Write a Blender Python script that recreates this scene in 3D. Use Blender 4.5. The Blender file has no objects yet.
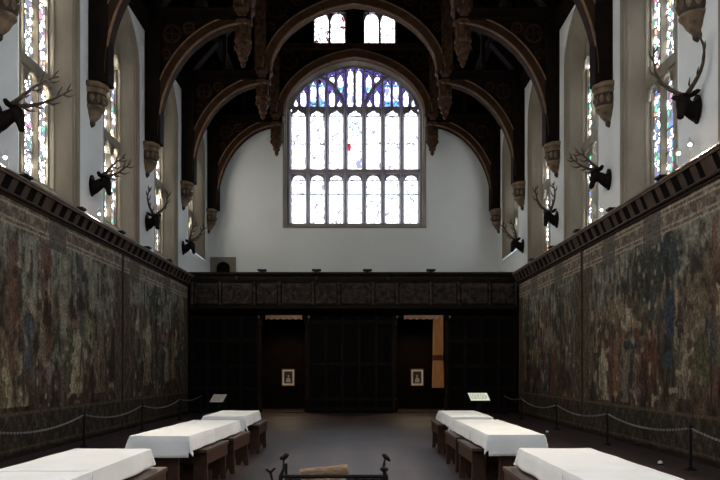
import bpy, bmesh, math, random
import numpy as np
from mathutils import Vector, Matrix
from mathutils.geometry import tessellate_polygon

random.seed(7)
PI = math.pi
C = bpy.context.scene.collection
SC = bpy.context.scene

# ------------------------------------------------------------------ camera, world, exposure
cam_d = bpy.data.cameras.new('camera')
cam = bpy.data.objects.new('camera', cam_d)
C.objects.link(cam)
cam.location = (0, 0, 1.6)
cam.rotation_euler = (PI / 2, 0, 0)
cam_d.sensor_width = 36
cam_d.lens = 37.5
cam_d.shift_x = 2 / 720
cam_d.shift_y = 130 / 720
cam_d.clip_end = 200
SC.camera = cam

world = bpy.data.worlds.new('world')
SC.world = world
world.use_nodes = True
world.node_tree.nodes['Background'].inputs[0].default_value = (0.62, 0.72, 0.9, 1)
world.node_tree.nodes['Background'].inputs[1].default_value = 1.0

SC.view_settings.view_transform = 'Standard'
SC.view_settings.look = 'None'
SC.view_settings.gamma = 1
SC.view_settings.use_curve_mapping = False
SC.view_settings.exposure = 2.72

GLASS_END = 0.85      # great window
GLASS_SIDE = 5.4     # side windows
GLASS_NEAR = 3.3     # unseen side windows near the camera, brightened to light the hall
GLASS_DAIS = 0.7     # window behind the camera
GLASS_GABLE = 0.8
PASSAGE_W = 24       # warm lamps in the passage behind the screen
LAMP_W = 8           # small bracket spotlights

# ------------------------------------------------------------------ the hall's measures
XL, XR = -6.28, 5.92            # inner faces of the side walls
CX = -0.15                      # centre line
YE = 31.8                       # gallery end wall
YD = -6.0                       # dais end wall behind the camera
YS = 27.6                       # front of the gallery
TRUSS_Y = [13.05, 17.65, 22.25, 26.85, 31.4]
BAY_Y = [29.15, 24.55, 19.95, 15.35, 10.75, 6.15, 1.55]

# ------------------------------------------------------------------ materials
def new_mat(name):
    m = bpy.data.materials.new(name)
    m.use_nodes = True
    nt = m.node_tree
    return m, nt, nt.nodes['Principled BSDF']

def rgb(c):
    return (c[0], c[1], c[2], 1)

def mat(name, col, rough=0.6, col2=None, scale=3.0, stretch=(1, 1, 1), bump=0.0, bump_scale=None, metal=0.0, spec=0.5, detail=5.0):
    m, nt, b = new_mat(name)
    b.inputs['Roughness'].default_value = rough
    b.inputs['Metallic'].default_value = metal
    b.inputs['Specular IOR Level'].default_value = spec
    tc = nt.nodes.new('ShaderNodeTexCoord')
    mp = nt.nodes.new('ShaderNodeMapping')
    mp.inputs['Scale'].default_value = stretch
    nt.links.new(tc.outputs['Object'], mp.inputs['Vector'])
    n = nt.nodes.new('ShaderNodeTexNoise')
    n.inputs['Scale'].default_value = scale
    n.inputs['Detail'].default_value = detail
    nt.links.new(mp.outputs[0], n.inputs['Vector'])
    r = nt.nodes.new('ShaderNodeValToRGB')
    c2 = col2 if col2 is not None else tuple(x * 0.75 for x in col)
    r.color_ramp.elements[0].position = 0.3
    r.color_ramp.elements[1].position = 0.7
    r.color_ramp.elements[0].color = rgb(c2)
    r.color_ramp.elements[1].color = rgb(col)
    nt.links.new(n.outputs['Fac'], r.inputs[0])
    nt.links.new(r.outputs[0], b.inputs['Base Color'])
    if bump:
        n2 = nt.nodes.new('ShaderNodeTexNoise')
        n2.inputs['Scale'].default_value = bump_scale or scale * 4
        n2.inputs['Detail'].default_value = 4
        nt.links.new(mp.outputs[0], n2.inputs['Vector'])
        bp = nt.nodes.new('ShaderNodeBump')
        bp.inputs['Strength'].default_value = bump
        bp.inputs['Distance'].default_value = 0.02
        nt.links.new(n2.outputs['Fac'], bp.inputs['Height'])
        nt.links.new(bp.outputs[0], b.inputs['Normal'])
    return m

M = {}
M['plaster'] = mat('white plaster', (0.70, 0.71, 0.70), 0.9, (0.64, 0.645, 0.63), 0.5, bump=0.15, bump_scale=14)
M['stone'] = mat('cream limestone', (0.25, 0.215, 0.165), 0.85, (0.165, 0.138, 0.102), 1.6, (1, 1, 0.5), bump=0.3, bump_scale=9)
M['stone_grey'] = mat('glare-tinted tracery stone', (0.34, 0.31, 0.34), 0.85, (0.27, 0.24, 0.27), 3, bump=0.25)  # slight lavender cast is window glare put into the stone colour
M['corbel'] = mat('carved corbel stone', (0.22, 0.145, 0.085), 0.8, (0.06, 0.036, 0.02), 6, bump=1.0, bump_scale=14)
M['corbel_dark'] = mat('dark carved corbel band', (0.05, 0.03, 0.018), 0.7, (0.010, 0.007, 0.005), 9, bump=1.0, bump_scale=16)  # darker than the rest of the corbel
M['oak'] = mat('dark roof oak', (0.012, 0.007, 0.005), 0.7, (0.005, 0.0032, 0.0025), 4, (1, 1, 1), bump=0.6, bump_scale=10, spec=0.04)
M['roof'] = mat('near-black roof boards', (0.004, 0.003, 0.0025), 0.9, (0.002, 0.0015, 0.0013), 4, spec=0.0)  # near-black and without sheen
M['brace'] = mat('dark brace oak', (0.040, 0.020, 0.012), 0.65, (0.018, 0.010, 0.007), 3, bump=0.25, bump_scale=12, spec=0.03)
M['roll'] = mat('lit arris oak', (0.21, 0.12, 0.072), 0.6, (0.11, 0.06, 0.036), 4, spec=0.05)  # lighter oak paints the lit edge lines of braces and arches
M['oak_rib'] = mat('brown arch oak', (0.090, 0.045, 0.024), 0.65, (0.045, 0.022, 0.012), 3, bump=0.25, bump_scale=12, spec=0.03)
M['oak_carved'] = mat('carved pendant oak', (0.095, 0.050, 0.029), 0.65, (0.026, 0.014, 0.009), 7, bump=0.8, bump_scale=18, spec=0.04)
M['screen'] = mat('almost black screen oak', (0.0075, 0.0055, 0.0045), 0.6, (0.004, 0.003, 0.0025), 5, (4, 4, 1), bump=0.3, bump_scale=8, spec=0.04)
M['screen_stile'] = mat('black oak stiles', (0.016, 0.0105, 0.008), 0.55, (0.008, 0.0055, 0.0045), 5, bump=0.3, spec=0.05)
M['screen_rail'] = mat('dark gallery oak', (0.024, 0.016, 0.012), 0.55, (0.010, 0.007, 0.0055), 5, bump=0.5, bump_scale=14, spec=0.06)
M['screen_carving'] = mat('carved gallery panel', (0.085, 0.062, 0.050), 0.6, (0.014, 0.012, 0.012), 5, bump=1.0, bump_scale=10, spec=0.06)
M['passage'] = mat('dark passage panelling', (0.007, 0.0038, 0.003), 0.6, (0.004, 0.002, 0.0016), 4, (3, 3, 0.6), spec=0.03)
M['cornice'] = mat('cornice oak', (0.050, 0.030, 0.021), 0.5, (0.025, 0.015, 0.011), 4, bump=0.4, bump_scale=14, spec=0.1)
M['cornice_edge'] = mat('bright cornice moulding', (0.17, 0.11, 0.078), 0.45, (0.08, 0.05, 0.036), 5, bump=0.3, spec=0.25)  # lighter brown than the rest of the cornice
M['cornice_slat'] = mat('cornice slat oak', (0.085, 0.052, 0.037), 0.5, (0.045, 0.028, 0.02), 4, bump=0.3, spec=0.15)
M['cornice_shade'] = mat('cornice recess shade', (0.005, 0.0035, 0.003), 0.8, spec=0.05)  # shade of the square recesses, painted near black
M['table_wood'] = mat('brown table oak', (0.060, 0.027, 0.015), 0.5, (0.026, 0.012, 0.007), 5, (6, 1, 6), bump=0.2, spec=0.2)
M['bench_wood'] = mat('brown bench oak', (0.085, 0.042, 0.026), 0.4, (0.04, 0.02, 0.012), 5, (8, 1, 8), bump=0.2, spec=0.3)
M['iron'] = mat('black wrought iron', (0.006, 0.005, 0.005), 0.5, (0.012, 0.010, 0.009), 20, bump=0.4, spec=0.15)
M['black'] = mat('matt black metal', (0.008, 0.008, 0.009), 0.5, spec=0.15)
M['chain'] = mat('pale chain', (0.20, 0.19, 0.17), 0.45, (0.12, 0.11, 0.10), 30, metal=0.4)
M['deer'] = mat('dark carved deer', (0.010, 0.006, 0.0045), 0.6, (0.005, 0.003, 0.0025), 8, bump=0.5, spec=0.08)
M['antler'] = mat('brown antler', (0.085, 0.058, 0.037), 0.55, (0.04, 0.026, 0.016), 9, bump=0.4, spec=0.2)
M['log'] = mat('pale log bark', (0.34, 0.22, 0.13), 0.8, (0.15, 0.085, 0.05), 9, (1, 5, 5), bump=0.7)
M['log_end'] = mat('cut log end', (0.52, 0.38, 0.24), 0.8, (0.40, 0.27, 0.16), 16)
M['frame'] = mat('brown picture frame', (0.20, 0.07, 0.035), 0.4)
M['mount'] = mat('white picture mount', (0.80, 0.78, 0.74), 0.8)
M['print'] = mat('dark portrait print', (0.020, 0.017, 0.015), 0.5)
M['skin_print'] = mat('pale portrait tone', (0.50, 0.42, 0.34), 0.7)
M['curtain'] = mat('ochre curtain', (0.80, 0.40, 0.14), 0.85, (0.62, 0.28, 0.09), 4, (4, 4, 0.5), bump=0.3)
M['curtain_band'] = mat('dark red tie band', (0.20, 0.05, 0.035), 0.8)
M['pelmet'] = mat('pinkish pelmet cloth', (0.62, 0.36, 0.24), 0.85, (0.46, 0.24, 0.15), 6)
M['white_lamp'] = mat('white enamel', (0.8, 0.8, 0.78), 0.3)
M['brass'] = mat('dull brass', (0.5, 0.36, 0.18), 0.35, metal=0.8)

def cloth_mat():
    m = mat('white linen', (0.74, 0.735, 0.73), 0.85, (0.66, 0.655, 0.655), 2.2, bump=0.35, bump_scale=5)
    return m
M['linen'] = cloth_mat()

def floor_mat():
    m, nt, b = new_mat('oak floorboards')
    tc = nt.nodes.new('ShaderNodeTexCoord')
    mp = nt.nodes.new('ShaderNodeMapping')
    mp.inputs['Rotation'].default_value = (0, 0, PI / 2)
    nt.links.new(tc.outputs['Object'], mp.inputs['Vector'])
    br = nt.nodes.new('ShaderNodeTexBrick')
    br.inputs['Scale'].default_value = 1.0
    br.inputs['Brick Width'].default_value = 3.4
    br.inputs['Row Height'].default_value = 0.24
    br.inputs['Mortar Size'].default_value = 0.004
    br.inputs['Bias'].default_value = 0.0
    br.inputs['Color1'].default_value = rgb((0.064, 0.040, 0.038))
    br.inputs['Color2'].default_value = rgb((0.042, 0.026, 0.026))
    br.inputs['Mortar'].default_value = rgb((0.02, 0.015, 0.012))
    nt.links.new(mp.outputs[0], br.inputs['Vector'])
    n = nt.nodes.new('ShaderNodeTexNoise')
    n.inputs['Scale'].default_value = 0.5
    n.inputs['Detail'].default_value = 6
    nt.links.new(tc.outputs['Object'], n.inputs['Vector'])
    mx = nt.nodes.new('ShaderNodeMix')
    mx.data_type = 'RGBA'
    mx.blend_type = 'MULTIPLY'
    mx.inputs[0].default_value = 0.6
    nt.links.new(br.outputs['Color'], mx.inputs[6])
    r = nt.nodes.new('ShaderNodeValToRGB')
    r.color_ramp.elements[0].position = 0.3
    r.color_ramp.elements[0].color = (0.55, 0.5, 0.47, 1)
    r.color_ramp.elements[1].position = 0.7
    r.color_ramp.elements[1].color = (1, 1, 1, 1)
    nt.links.new(n.outputs['Fac'], r.inputs[0])
    nt.links.new(r.outputs[0], mx.inputs[7])
    nt.links.new(mx.outputs[2], b.inputs['Base Color'])
    rr = nt.nodes.new('ShaderNodeMapRange')
    rr.inputs['To Min'].default_value = 0.30
    rr.inputs['To Max'].default_value = 0.5
    nt.links.new(n.outputs['Fac'], rr.inputs['Value'])
    nt.links.new(rr.outputs[0], b.inputs['Roughness'])
    return m
M['floor'] = floor_mat()

def glass_mat(name, strength, palette, lead=0.10, cell=(0.16, 0.16, 0.22), lead_w=0.03, lead_col=(0.01, 0.01, 0.012)):
    """backlit leaded glass: small quarries of coloured glass parted by black lead, lit from the sky behind"""
    m, nt, b = new_mat(name)
    nt.nodes.remove(b)
    out = nt.nodes['Material Output']
    tc = nt.nodes.new('ShaderNodeTexCoord')
    mp = nt.nodes.new('ShaderNodeMapping')
    mp.inputs['Scale'].default_value = tuple(1 / c for c in cell)
    nt.links.new(tc.outputs['Object'], mp.inputs['Vector'])
    vo = nt.nodes.new('ShaderNodeTexVoronoi')
    vo.inputs['Scale'].default_value = 1.0
    nt.links.new(mp.outputs[0], vo.inputs['Vector'])
    ve = nt.nodes.new('ShaderNodeTexVoronoi')
    ve.feature = 'DISTANCE_TO_EDGE'
    ve.inputs['Scale'].default_value = 1.0
    nt.links.new(mp.outputs[0], ve.inputs['Vector'])
    sep = nt.nodes.new('ShaderNodeSeparateColor')
    nt.links.new(vo.outputs['Color'], sep.inputs[0])
    r = nt.nodes.new('ShaderNodeValToRGB')
    r.color_ramp.interpolation = 'CONSTANT'
    els = r.color_ramp.elements
    els[0].position = 0
    els[0].color = rgb(palette[0][1])
    els[1].position = palette[1][0]
    els[1].color = rgb(palette[1][1])
    for p, c in palette[2:]:
        e = els.new(p)
        e.color = rgb(c)
    nt.links.new(sep.outputs[0], r.inputs[0])
    st = nt.nodes.new('ShaderNodeMath')
    st.operation = 'GREATER_THAN'
    st.inputs[1].default_value = lead
    nt.links.new(ve.outputs[0], st.inputs[0])
    mx = nt.nodes.new('ShaderNodeMix')
    mx.data_type = 'RGBA'
    mx.inputs[6].default_value = rgb(lead_col)
    nt.links.new(st.outputs[0], mx.inputs[0])
    nt.links.new(r.outputs[0], mx.inputs[7])
    em = nt.nodes.new('ShaderNodeEmission')
    em.inputs['Strength'].default_value = strength
    nt.links.new(mx.outputs[2], em.inputs[0])
    nt.links.new(em.outputs[0], out.inputs[0])
    return m

W = (0.92, 0.96, 1.0)
WARM, COOL = (1.0, 0.94, 0.82), (0.86, 0.94, 1.0)
for key, tint, st_ in (('glass_left', WARM, GLASS_SIDE * 1.1), ('glass_right', COOL, GLASS_SIDE)):
    M[key] = glass_mat('stained side glass ' + key[6:], st_, [
        (0, tint), (0.31, (0.10, 0.13, 0.14)), (0.46, (0.008, 0.045, 0.024)), (0.58, (0.4, 0.42, 0.4)), (0.62, (0.008, 0.016, 0.05)),
        (0.70, (0.10, 0.035, 0.012)), (0.75, (0.004, 0.006, 0.006)), (0.88, (0.10, 0.016, 0.028)), (0.92, (0.2, 0.15, 0.07))], lead=0.17, cell=(0.11, 0.11, 0.15))
M['glass_near'] = glass_mat('brightened side glass', GLASS_NEAR, [(0, W), (0.6, (0.75, 0.80, 0.85))], lead=0.10)  # glass of the unseen near bays, made brighter for its light
M['glass_end'] = glass_mat('pale great window glass', GLASS_END, [(0, (0.84, 0.92, 1.0)), (0.8, (0.72, 0.82, 0.98)), (0.93, (0.62, 0.66, 0.78)), (0.985, (0.10, 0.10, 0.16))],
                           lead=0.05, cell=(0.20, 0.2, 0.30), lead_col=(0.10, 0.10, 0.14))
M['flare_violet'] = glass_mat('violet window flare', 0.13, [(0, (0.16, 0.13, 0.55)), (0.45, (0.24, 0.19, 0.62)), (0.75, (0.10, 0.08, 0.40))], lead=0.05,  # camera flare around the tracery, put in as violet emission
                            cell=(0.12, 0.12, 0.12))
M['glass_cyan'] = glass_mat('sky blue glass', 0.22, [(0, (0.20, 0.55, 0.95)), (0.5, (0.35, 0.75, 1.0)), (0.8, (0.12, 0.30, 0.8))], lead=0.05,
                            cell=(0.15, 0.15, 0.2))
M['glass_red'] = glass_mat('ruby glass', 0.2, [(0, (0.85, 0.05, 0.12)), (0.7, (0.6, 0.03, 0.08))], lead=0.03)
M['glass_teal'] = glass_mat('teal glass', 0.2, [(0, (0.35, 0.75, 0.75)), (0.6, (0.6, 0.85, 0.85))], lead=0.05)
M['glass_gable'] = glass_mat('gable glass', GLASS_GABLE, [(0, W), (0.82, (0.75, 0.80, 0.85)), (0.93, (0.35, 0.06, 0.10))], lead=0.05, cell=(0.2, 0.2, 0.26))
M['glass_dais'] = glass_mat('dais window glass', GLASS_DAIS, [(0, W), (0.6, (0.75, 0.80, 0.85))], lead=0.06, cell=(0.25, 0.25, 0.3))
M['lead'] = mat('black lead', (0.015, 0.015, 0.018), 0.6)

def emit_mat(name, col, s):
    m, nt, b = new_mat(name)
    b.inputs['Base Color'].default_value = rgb(col)
    b.inputs['Emission Color'].default_value = rgb(col)
    b.inputs['Emission Strength'].default_value = s
    return m
M['panel_glow'] = emit_mat('backlit information panel', (0.74, 0.78, 0.60), 0.11)
M['panel_ink'] = mat('panel ink', (0.16, 0.17, 0.13), 0.7)
M['panel_dim'] = emit_mat('lit information sheet', (0.33, 0.29, 0.25), 0.03)  # faint glow stands in for light falling on the sheet
M['bulb'] = emit_mat('lit lamp lens', (1.0, 0.95, 0.85), 0.8)

# ------------------------------------------------------------------ mesh helpers
class MB:
    def __init__(s):
        s.v, s.f = [], []
    def add(s, vs, fs):
        o = len(s.v)
        s.v += [tuple(p) for p in vs]
        s.f += [[i + o for i in f] for f in fs]
        return s
    def box(s, x0, x1, y0, y1, z0, z1):
        vs = [(x, y, z) for x in (x0, x1) for y in (y0, y1) for z in (z0, z1)]
        return s.add(vs, [(0, 1, 3, 2), (4, 6, 7, 5), (0, 4, 5, 1), (2, 3, 7, 6), (0, 2, 6, 4), (1, 5, 7, 3)])
    def prism(s, poly, P, d0, d1):
        """closed 2-D outline (a,b) extruded along d through the mapping P(a,b,d)"""
        n = len(poly)
        vs = [P(a, b, d0) for a, b in poly] + [P(a, b, d1) for a, b in poly]
        fs = [list(range(n - 1, -1, -1)), list(range(n, 2 * n))]
        fs += [(i, (i + 1) % n, n + (i + 1) % n, n + i) for i in range(n)]
        return s.add(vs, fs)
    def tube(s, path, r, n=8, cap=True, flat=(1, 1)):
        path = [Vector(p) for p in path]
        rs = r if isinstance(r, (list, tuple)) else [r] * len(path)
        vs, fs = [], []
        prev = None
        for i, p in enumerate(path):
            t = (path[min(i + 1, len(path) - 1)] - path[max(i - 1, 0)])
            if t.length < 1e-9:
                t = Vector((0, 0, 1))
            t.normalize()
            if prev is None:
                a = Vector((0, 0, 1)) if abs(t.z) < 0.9 else Vector((1, 0, 0))
                u = t.cross(a).normalized()
            else:
                u = (prev - t * prev.dot(t))
                u = u.normalized() if u.length > 1e-6 else t.orthogonal().normalized()
            prev = u
            w = t.cross(u)
            for k in range(n):
                q = 2 * PI * k / n
                vs.append(p + (u * math.cos(q) * flat[0] + w * math.sin(q) * flat[1]) * rs[i])
        m = len(path)
        for i in range(m - 1):
            for k in range(n):
                fs.append((i * n + k, i * n + (k + 1) % n, (i + 1) * n + (k + 1) % n, (i + 1) * n + k))
        if cap:
            fs.append(list(range(n - 1, -1, -1)))
            fs.append(list(range((m - 1) * n, m * n)))
        return s.add(vs, fs)
    def lathe(s, prof, cx=0, cy=0, n=16, a0=0.0, a1=2 * PI, sx=1, sy=1):
        full = abs(a1 - a0 - 2 * PI) < 1e-6
        m = n if full else n + 1
        vs, fs = [], []
        for r, z in prof:
            for k in range(m):
                q = a0 + (a1 - a0) * k / n
                vs.append((cx + r * math.cos(q) * sx, cy + r * math.sin(q) * sy, z))
        for i in range(len(prof) - 1):
            for k in range(n):
                k2 = (k + 1) % m
                fs.append((i * m + k, i * m + k2, (i + 1) * m + k2, (i + 1) * m + k))
        fs.append(list(range(m - 1, -1, -1)))
        fs.append(list(range((len(prof) - 1) * m, len(prof) * m)))
        return s.add(vs, fs)
    def strip(s, A, B, closed=True):
        n = len(A)
        fs = [(i, (i + 1) % n, n + (i + 1) % n, n + i) for i in range(n if closed else n - 1)]
        return s.add(list(A) + list(B), fs)
    def build(s, name, m, parent=None, smooth=False, bevel=0.0, loc=None):
        me = bpy.data.meshes.new(name)
        me.from_pydata(s.v, [], s.f)
        bm = bmesh.new()
        bm.from_mesh(me)
        bmesh.ops.recalc_face_normals(bm, faces=bm.faces)
        bm.to_mesh(me)
        bm.free()
        me.materials.append(m)
        if smooth:
            for p in me.polygons:
                p.use_smooth = True
        o = bpy.data.objects.new(name, me)
        C.objects.link(o)
        if parent is not None:
            o.parent = parent
        if loc is not None:
            o.location = loc
        if bevel:
            bv = o.modifiers.new('bevel', 'BEVEL')
            bv.width = bevel
            bv.segments = 2
            bv.limit_method = 'ANGLE'
        return o

def tag(o, label, cat, group=None):
    o['label'] = label
    o['category'] = cat
    if group:
        o['group'] = group
    return o

def thing(name, label, cat, loc=(0, 0, 0), rotz=0.0, group=None):
    o = bpy.data.objects.new(name, None)
    C.objects.link(o)
    o.empty_display_size = 0.2
    o.location = loc
    o.rotation_euler = (0, 0, rotz)
    return tag(o, label, cat, group)

def dup(root, loc, rotz, label, group=None):
    r = root.copy()
    C.objects.link(r)
    r.location = loc
    r.rotation_euler = (0, 0, rotz)
    r['label'] = label
    if group:
        r['group'] = group
    for ch in list(root.children):
        c = ch.copy()
        C.objects.link(c)
        c.parent = r
        for g in list(ch.children):
            d = g.copy()
            C.objects.link(d)
            d.parent = c
    return r

def struct(o):
    o['kind'] = 'structure'
    return o

def XZ(a, b, d):
    return (a, d, b)

def arch_f(t, k=0.88):
    t = min(1.0, abs(t))
    return k * math.sqrt(max(0, 1 - t * t)) + (1 - k) * (1 - t)

def arch_curve(cx, w, zs, za, n=28, k=0.88):
    return [(cx + w * math.sin(q), zs + (za - zs) * arch_f(math.sin(q), k)) for q in [-PI / 2 + PI * i / n for i in range(n + 1)]]

def arch_loop(cx, w, z0, zs, za, n=28, k=0.88):
    return [(cx - w, z0)] + arch_curve(cx, w, zs, za, n, k) + [(cx + w, z0)]

def plane_holes(outer, holes, P, d):
    polys = [[Vector((a, b, 0)) for a, b in outer]] + [[Vector((a, b, 0)) for a, b in h] for h in holes]
    flat = [p for q in polys for p in q]
    tris = tessellate_polygon(polys)
    mb = MB()
    mb.add([P(p.x, p.y, d) for p in flat], [tuple(t) for t in tris])
    return mb

def PL(u, z, d):
    return (XL - d, u, z)
def PR(u, z, d):
    return (XR + d, u, z)
def PE(u, z, d):
    return (u, YE + d, z)

# ------------------------------------------------------------------ floor, walls, ceiling
fl = MB().box(XL - 1.2, XR + 1.2, YD - 0.5, YE + 0.6, -0.2, 0.0).build('floor', M['floor'])
struct(fl)

W_W, W_SP, W_AP = 1.5, 10.2, 11.5      # side window opening
def side_sill(i):
    return 6.1 if i == 0 else 5.1
for side, P in (('left', PL), ('right', PR)):
    holes = [arch_loop(y, W_W, side_sill(i), W_SP, W_AP) for i, y in enumerate(BAY_Y)]
    mb = plane_holes([(YD, 0), (YE, 0), (YE, 12.2), (YD, 12.2)], holes, P, 0)
    b2 = plane_holes([(YD, 0), (YE, 0), (YE, 12.2), (YD, 12.2)], holes, P, 0.75)
    mb.add(b2.v, b2.f)
    for h in holes:
        mb.strip([P(a, b, 0) for a, b in h], [P(a, b, 0.75) for a, b in h])
    struct(mb.build('wall_' + side, M['plaster']))

# gallery end wall: plaster, with the great window's opening
E_W, E_S, E_SP, E_A = 3.02, 7.62, 12.45, 14.85
hole = arch_loop(CX, E_W, E_S, E_SP, E_A)
nook = arch_loop(-5.72, 0.37, 5.0, 6.0, 6.28, 12)
zmax = 12.35
gable_hole_w = 3.02
low = [(XL - 0.7, 0), (XR + 0.7, 0), (XR + 0.7, zmax)] + [(a, b) for a, b in reversed(hole) if b > zmax][:0] + [(XL - 0.7, zmax)]
# below the roof's foot the wall is white; above it a dark boarded gable closes the roof
h_low = [(CX - E_W, zmax), (CX - E_W, E_S), (CX + E_W, E_S), (CX + E_W, zmax)]
outer = [(XL - 0.7, 0), (XR + 0.7, 0), (XR + 0.7, zmax), (CX + E_W, zmax), (CX + E_W, E_S), (CX - E_W, E_S), (CX - E_W, zmax), (XL - 0.7, zmax)]
mb = plane_holes(outer, [nook], PE, 0)
mb.strip([PE(a, b, 0) for a, b in nook], [PE(a, b, 0.35) for a, b in nook])
struct(mb.build('wall_gallery', M['plaster']))
# boarded gable
gw = [(-1.90, 15.15, -0.50, 16.78), (0.22, 15.15, 1.62, 16.78)]
arch_pts = [p for p in arch_curve(CX, E_W, E_SP, E_A) if True]
outer = [(XL - 0.7, zmax)] + [(CX - E_W, zmax)] + arch_pts + [(CX + E_W, zmax), (XR + 0.7, zmax), (CX, 19.0)]
mb = plane_holes(outer, [[(a, b), (c, b), (c, d), (a, d)] for a, b, c, d in gw], PE, 0)
b2 = MB()
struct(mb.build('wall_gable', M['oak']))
bd = MB()
x = XL
while x < XR:
    ztop = 19.0 - abs(x - CX) / 6.8 * 6.6 - 0.3
    zb = 12.4
    if abs(x - CX) < E_W + 0.1:
        zb = E_SP + (E_A - E_SP) * arch_f((x - CX) / (E_W + 0.1)) + 0.1
    clash = [g for g in gw if g[0] - 0.12 < x < g[2] + 0.12]
    if clash:
        bd.box(x - 0.03, x + 0.03, YE - 0.04, YE, zb, 15.0)
        bd.box(x - 0.03, x + 0.03, YE - 0.04, YE, 16.65, ztop)
    elif ztop > zb:
        bd.box(x - 0.03, x + 0.03, YE - 0.04, YE, zb, ztop)
    x += 0.32
struct(bd.build('trim_gable', M['oak']))

# dais end wall (behind the camera) with its own window
hd = arch_loop(CX, 3.2, 5.2, 11.5, 14.0)
mb = MB()
t = plane_holes([(XL - 0.7, 0), (XR + 0.7, 0), (XR + 0.7, 12.3), (CX, 19.0), (XL - 0.7, 12.3)], [hd], lambda a, b, d: (a, YD + d, b), 0)
struct(t.build('wall_dais', M['plaster']))
wd = struct(MB().add([(a, YD - 0.2, b) for a, b in hd], [list(range(len(hd)))]).build('window_dais', M['glass_dais']))

# roof
roof = MB()
prof = [(XL - 0.35, 12.0), (CX - 3.35, 15.5), (CX, 18.4), (CX + 3.35, 15.5), (XR + 0.35, 12.0)]
up = [(a, b + 0.25) for a, b in prof]
for i in range(4):
    q = [prof[i], prof[i + 1], up[i + 1], up[i]]
    roof.prism(q, XZ, YD - 0.3, YE + 0.3)
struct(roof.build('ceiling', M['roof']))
rf = MB()
yy = 9.0
while yy < YE - 0.3:
    for i in range(4):
        a, b = prof[i], prof[i + 1]
        rf.prism([(a[0], a[1] - 0.16), (b[0], b[1] - 0.16), (b[0], b[1] + 0.02), (a[0], a[1] + 0.02)], XZ, yy - 0.06, yy + 0.06)
    yy += 0.766
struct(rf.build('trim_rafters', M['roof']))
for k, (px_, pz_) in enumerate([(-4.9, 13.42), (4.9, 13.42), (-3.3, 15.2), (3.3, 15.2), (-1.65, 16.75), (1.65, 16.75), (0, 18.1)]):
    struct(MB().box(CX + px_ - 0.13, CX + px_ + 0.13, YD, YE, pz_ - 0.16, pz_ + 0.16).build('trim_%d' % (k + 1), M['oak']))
# wall plates
struct(MB().box(XL - 0.2, XL + 0.16, YD, YE, 11.58, 12.05).build('trim_left_plate', M['oak']))
struct(MB().box(XR - 0.16, XR + 0.2, YD, YE, 11.58, 12.05).build('trim_right_plate', M['oak']))

# ------------------------------------------------------------------ side windows
PROFILE = [(-0.03, -0.02), (-0.03, 0.07), (0.02, 0.09), (0.02, 0.15), (0.06, 0.17), (0.06, 0.20), (0.36, 0.44), (0.36, 0.48), (0.40, 0.50), (0.46, 0.50), (0.46, 0.56), (0.62, 0.56)]
def side_window(name, P, yc, z0):
    gm = M['glass_near'] if yc < 13 else M['glass_left'] if P is PL else M['glass_right']
    fr = MB()
    loops = []
    for d, i in PROFILE:
        loops.append([P(a, b, d) for a, b in arch_loop(yc, W_W - i, z0 + max(0, i) * 0.9, W_SP, W_AP - i * 0.9)])
    for A, B in zip(loops[:-1], loops[1:]):
        fr.strip(A, B)
    w = fr.build(name, M['stone'])
    struct(w)
    gw_ = W_W - 0.55
    za = W_AP - 0.5
    ztr = 7.85
    zb = z0 + 0.5
    lw, mu = 0.55, 0.13
    cs = [yc - 0.68, yc, yc + 0.68]
    def top(u):
        return W_SP - 0.1 + (za - W_SP) * arch_f((u - yc) / (gw_ + 0.05))
    for c in cs:
        us = [c - lw / 2 + lw * i / 8 for i in range(9)]
        # upper light with a round-arched head, lower light under the transom
        zt = min(top(c - lw / 2), top(c + lw / 2)) - 0.05
        hd_ = [(u, zt - 0.28 + 0.28 * math.sqrt(max(0, 1 - ((u - c) / (lw / 2)) ** 2))) for u in us]
        poly = [(c - lw / 2, ztr + 0.1), (c + lw / 2, ztr + 0.1)] + hd_[::-1]
        MB().add([P(a, b, 0.52) for a, b in poly], [list(range(len(poly)))]).build('pane', gm, w)
        hd2 = [(u, ztr - 0.42 + 0.27 * math.sqrt(max(0, 1 - ((u - c) / (lw / 2)) ** 2))) for u in us]
        poly = [(c - lw / 2, zb), (c + lw / 2, zb)] + hd2[::-1]
        MB().add([P(a, b, 0.52) for a, b in poly], [list(range(len(poly)))]).build('pane', gm, w)
        # stone heads
        hm = MB()
        for arc, zt2 in ((hd_, [top(u) + 0.1 for u in us]), (hd2, [ztr - 0.05] * 9)):
            poly = arc + [(u, z) for u, z in zip(us[::-1], zt2[::-1])]
            hm.prism(poly, P, 0.40, 0.58)
            hm.tube([P(u, z, 0.40) for u, z in arc], 0.035, 6)
        hm.build('light_head', M['stone'], w)
    for u in (yc - 0.34, yc + 0.34):
        poly = [(u - mu / 2, 0.50), (u - 0.03, 0.40), (u + 0.03, 0.40), (u + mu / 2, 0.50), (u + mu / 2, 0.58), (u - mu / 2, 0.58)]
        MB().prism(poly, lambda a, b, d: P(a, d, b), zb - 0.1, top(u) + 0.12).build('mullion', M['stone'], w)
    MB().prism([(yc - gw_ - 0.02, ztr - 0.15), (yc + gw_ + 0.02, ztr - 0.15), (yc + gw_ + 0.02, ztr + 0.1), (yc - gw_ - 0.02, ztr + 0.1)], P, 0.36, 0.58).build('transom', M['stone'], w, bevel=0.03)
    bar = MB()
    for c in cs:
        z = zb + 0.5
        while z < top(c) - 0.5:
            if abs(z - ztr) > 0.3:
                bar.tube([P(c - lw / 2, z, 0.50), P(c + lw / 2, z, 0.50)], 0.012, 4)
            z += 0.48
    bar.build('saddle_bars', M['lead'], w)
    return w
wi = 4
for side, P in (('left', PL), ('right', PR)):
    for i, y in enumerate(BAY_Y):
        side_window('window_%d' % wi, P, y, side_sill(i))
        wi += 1

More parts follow.
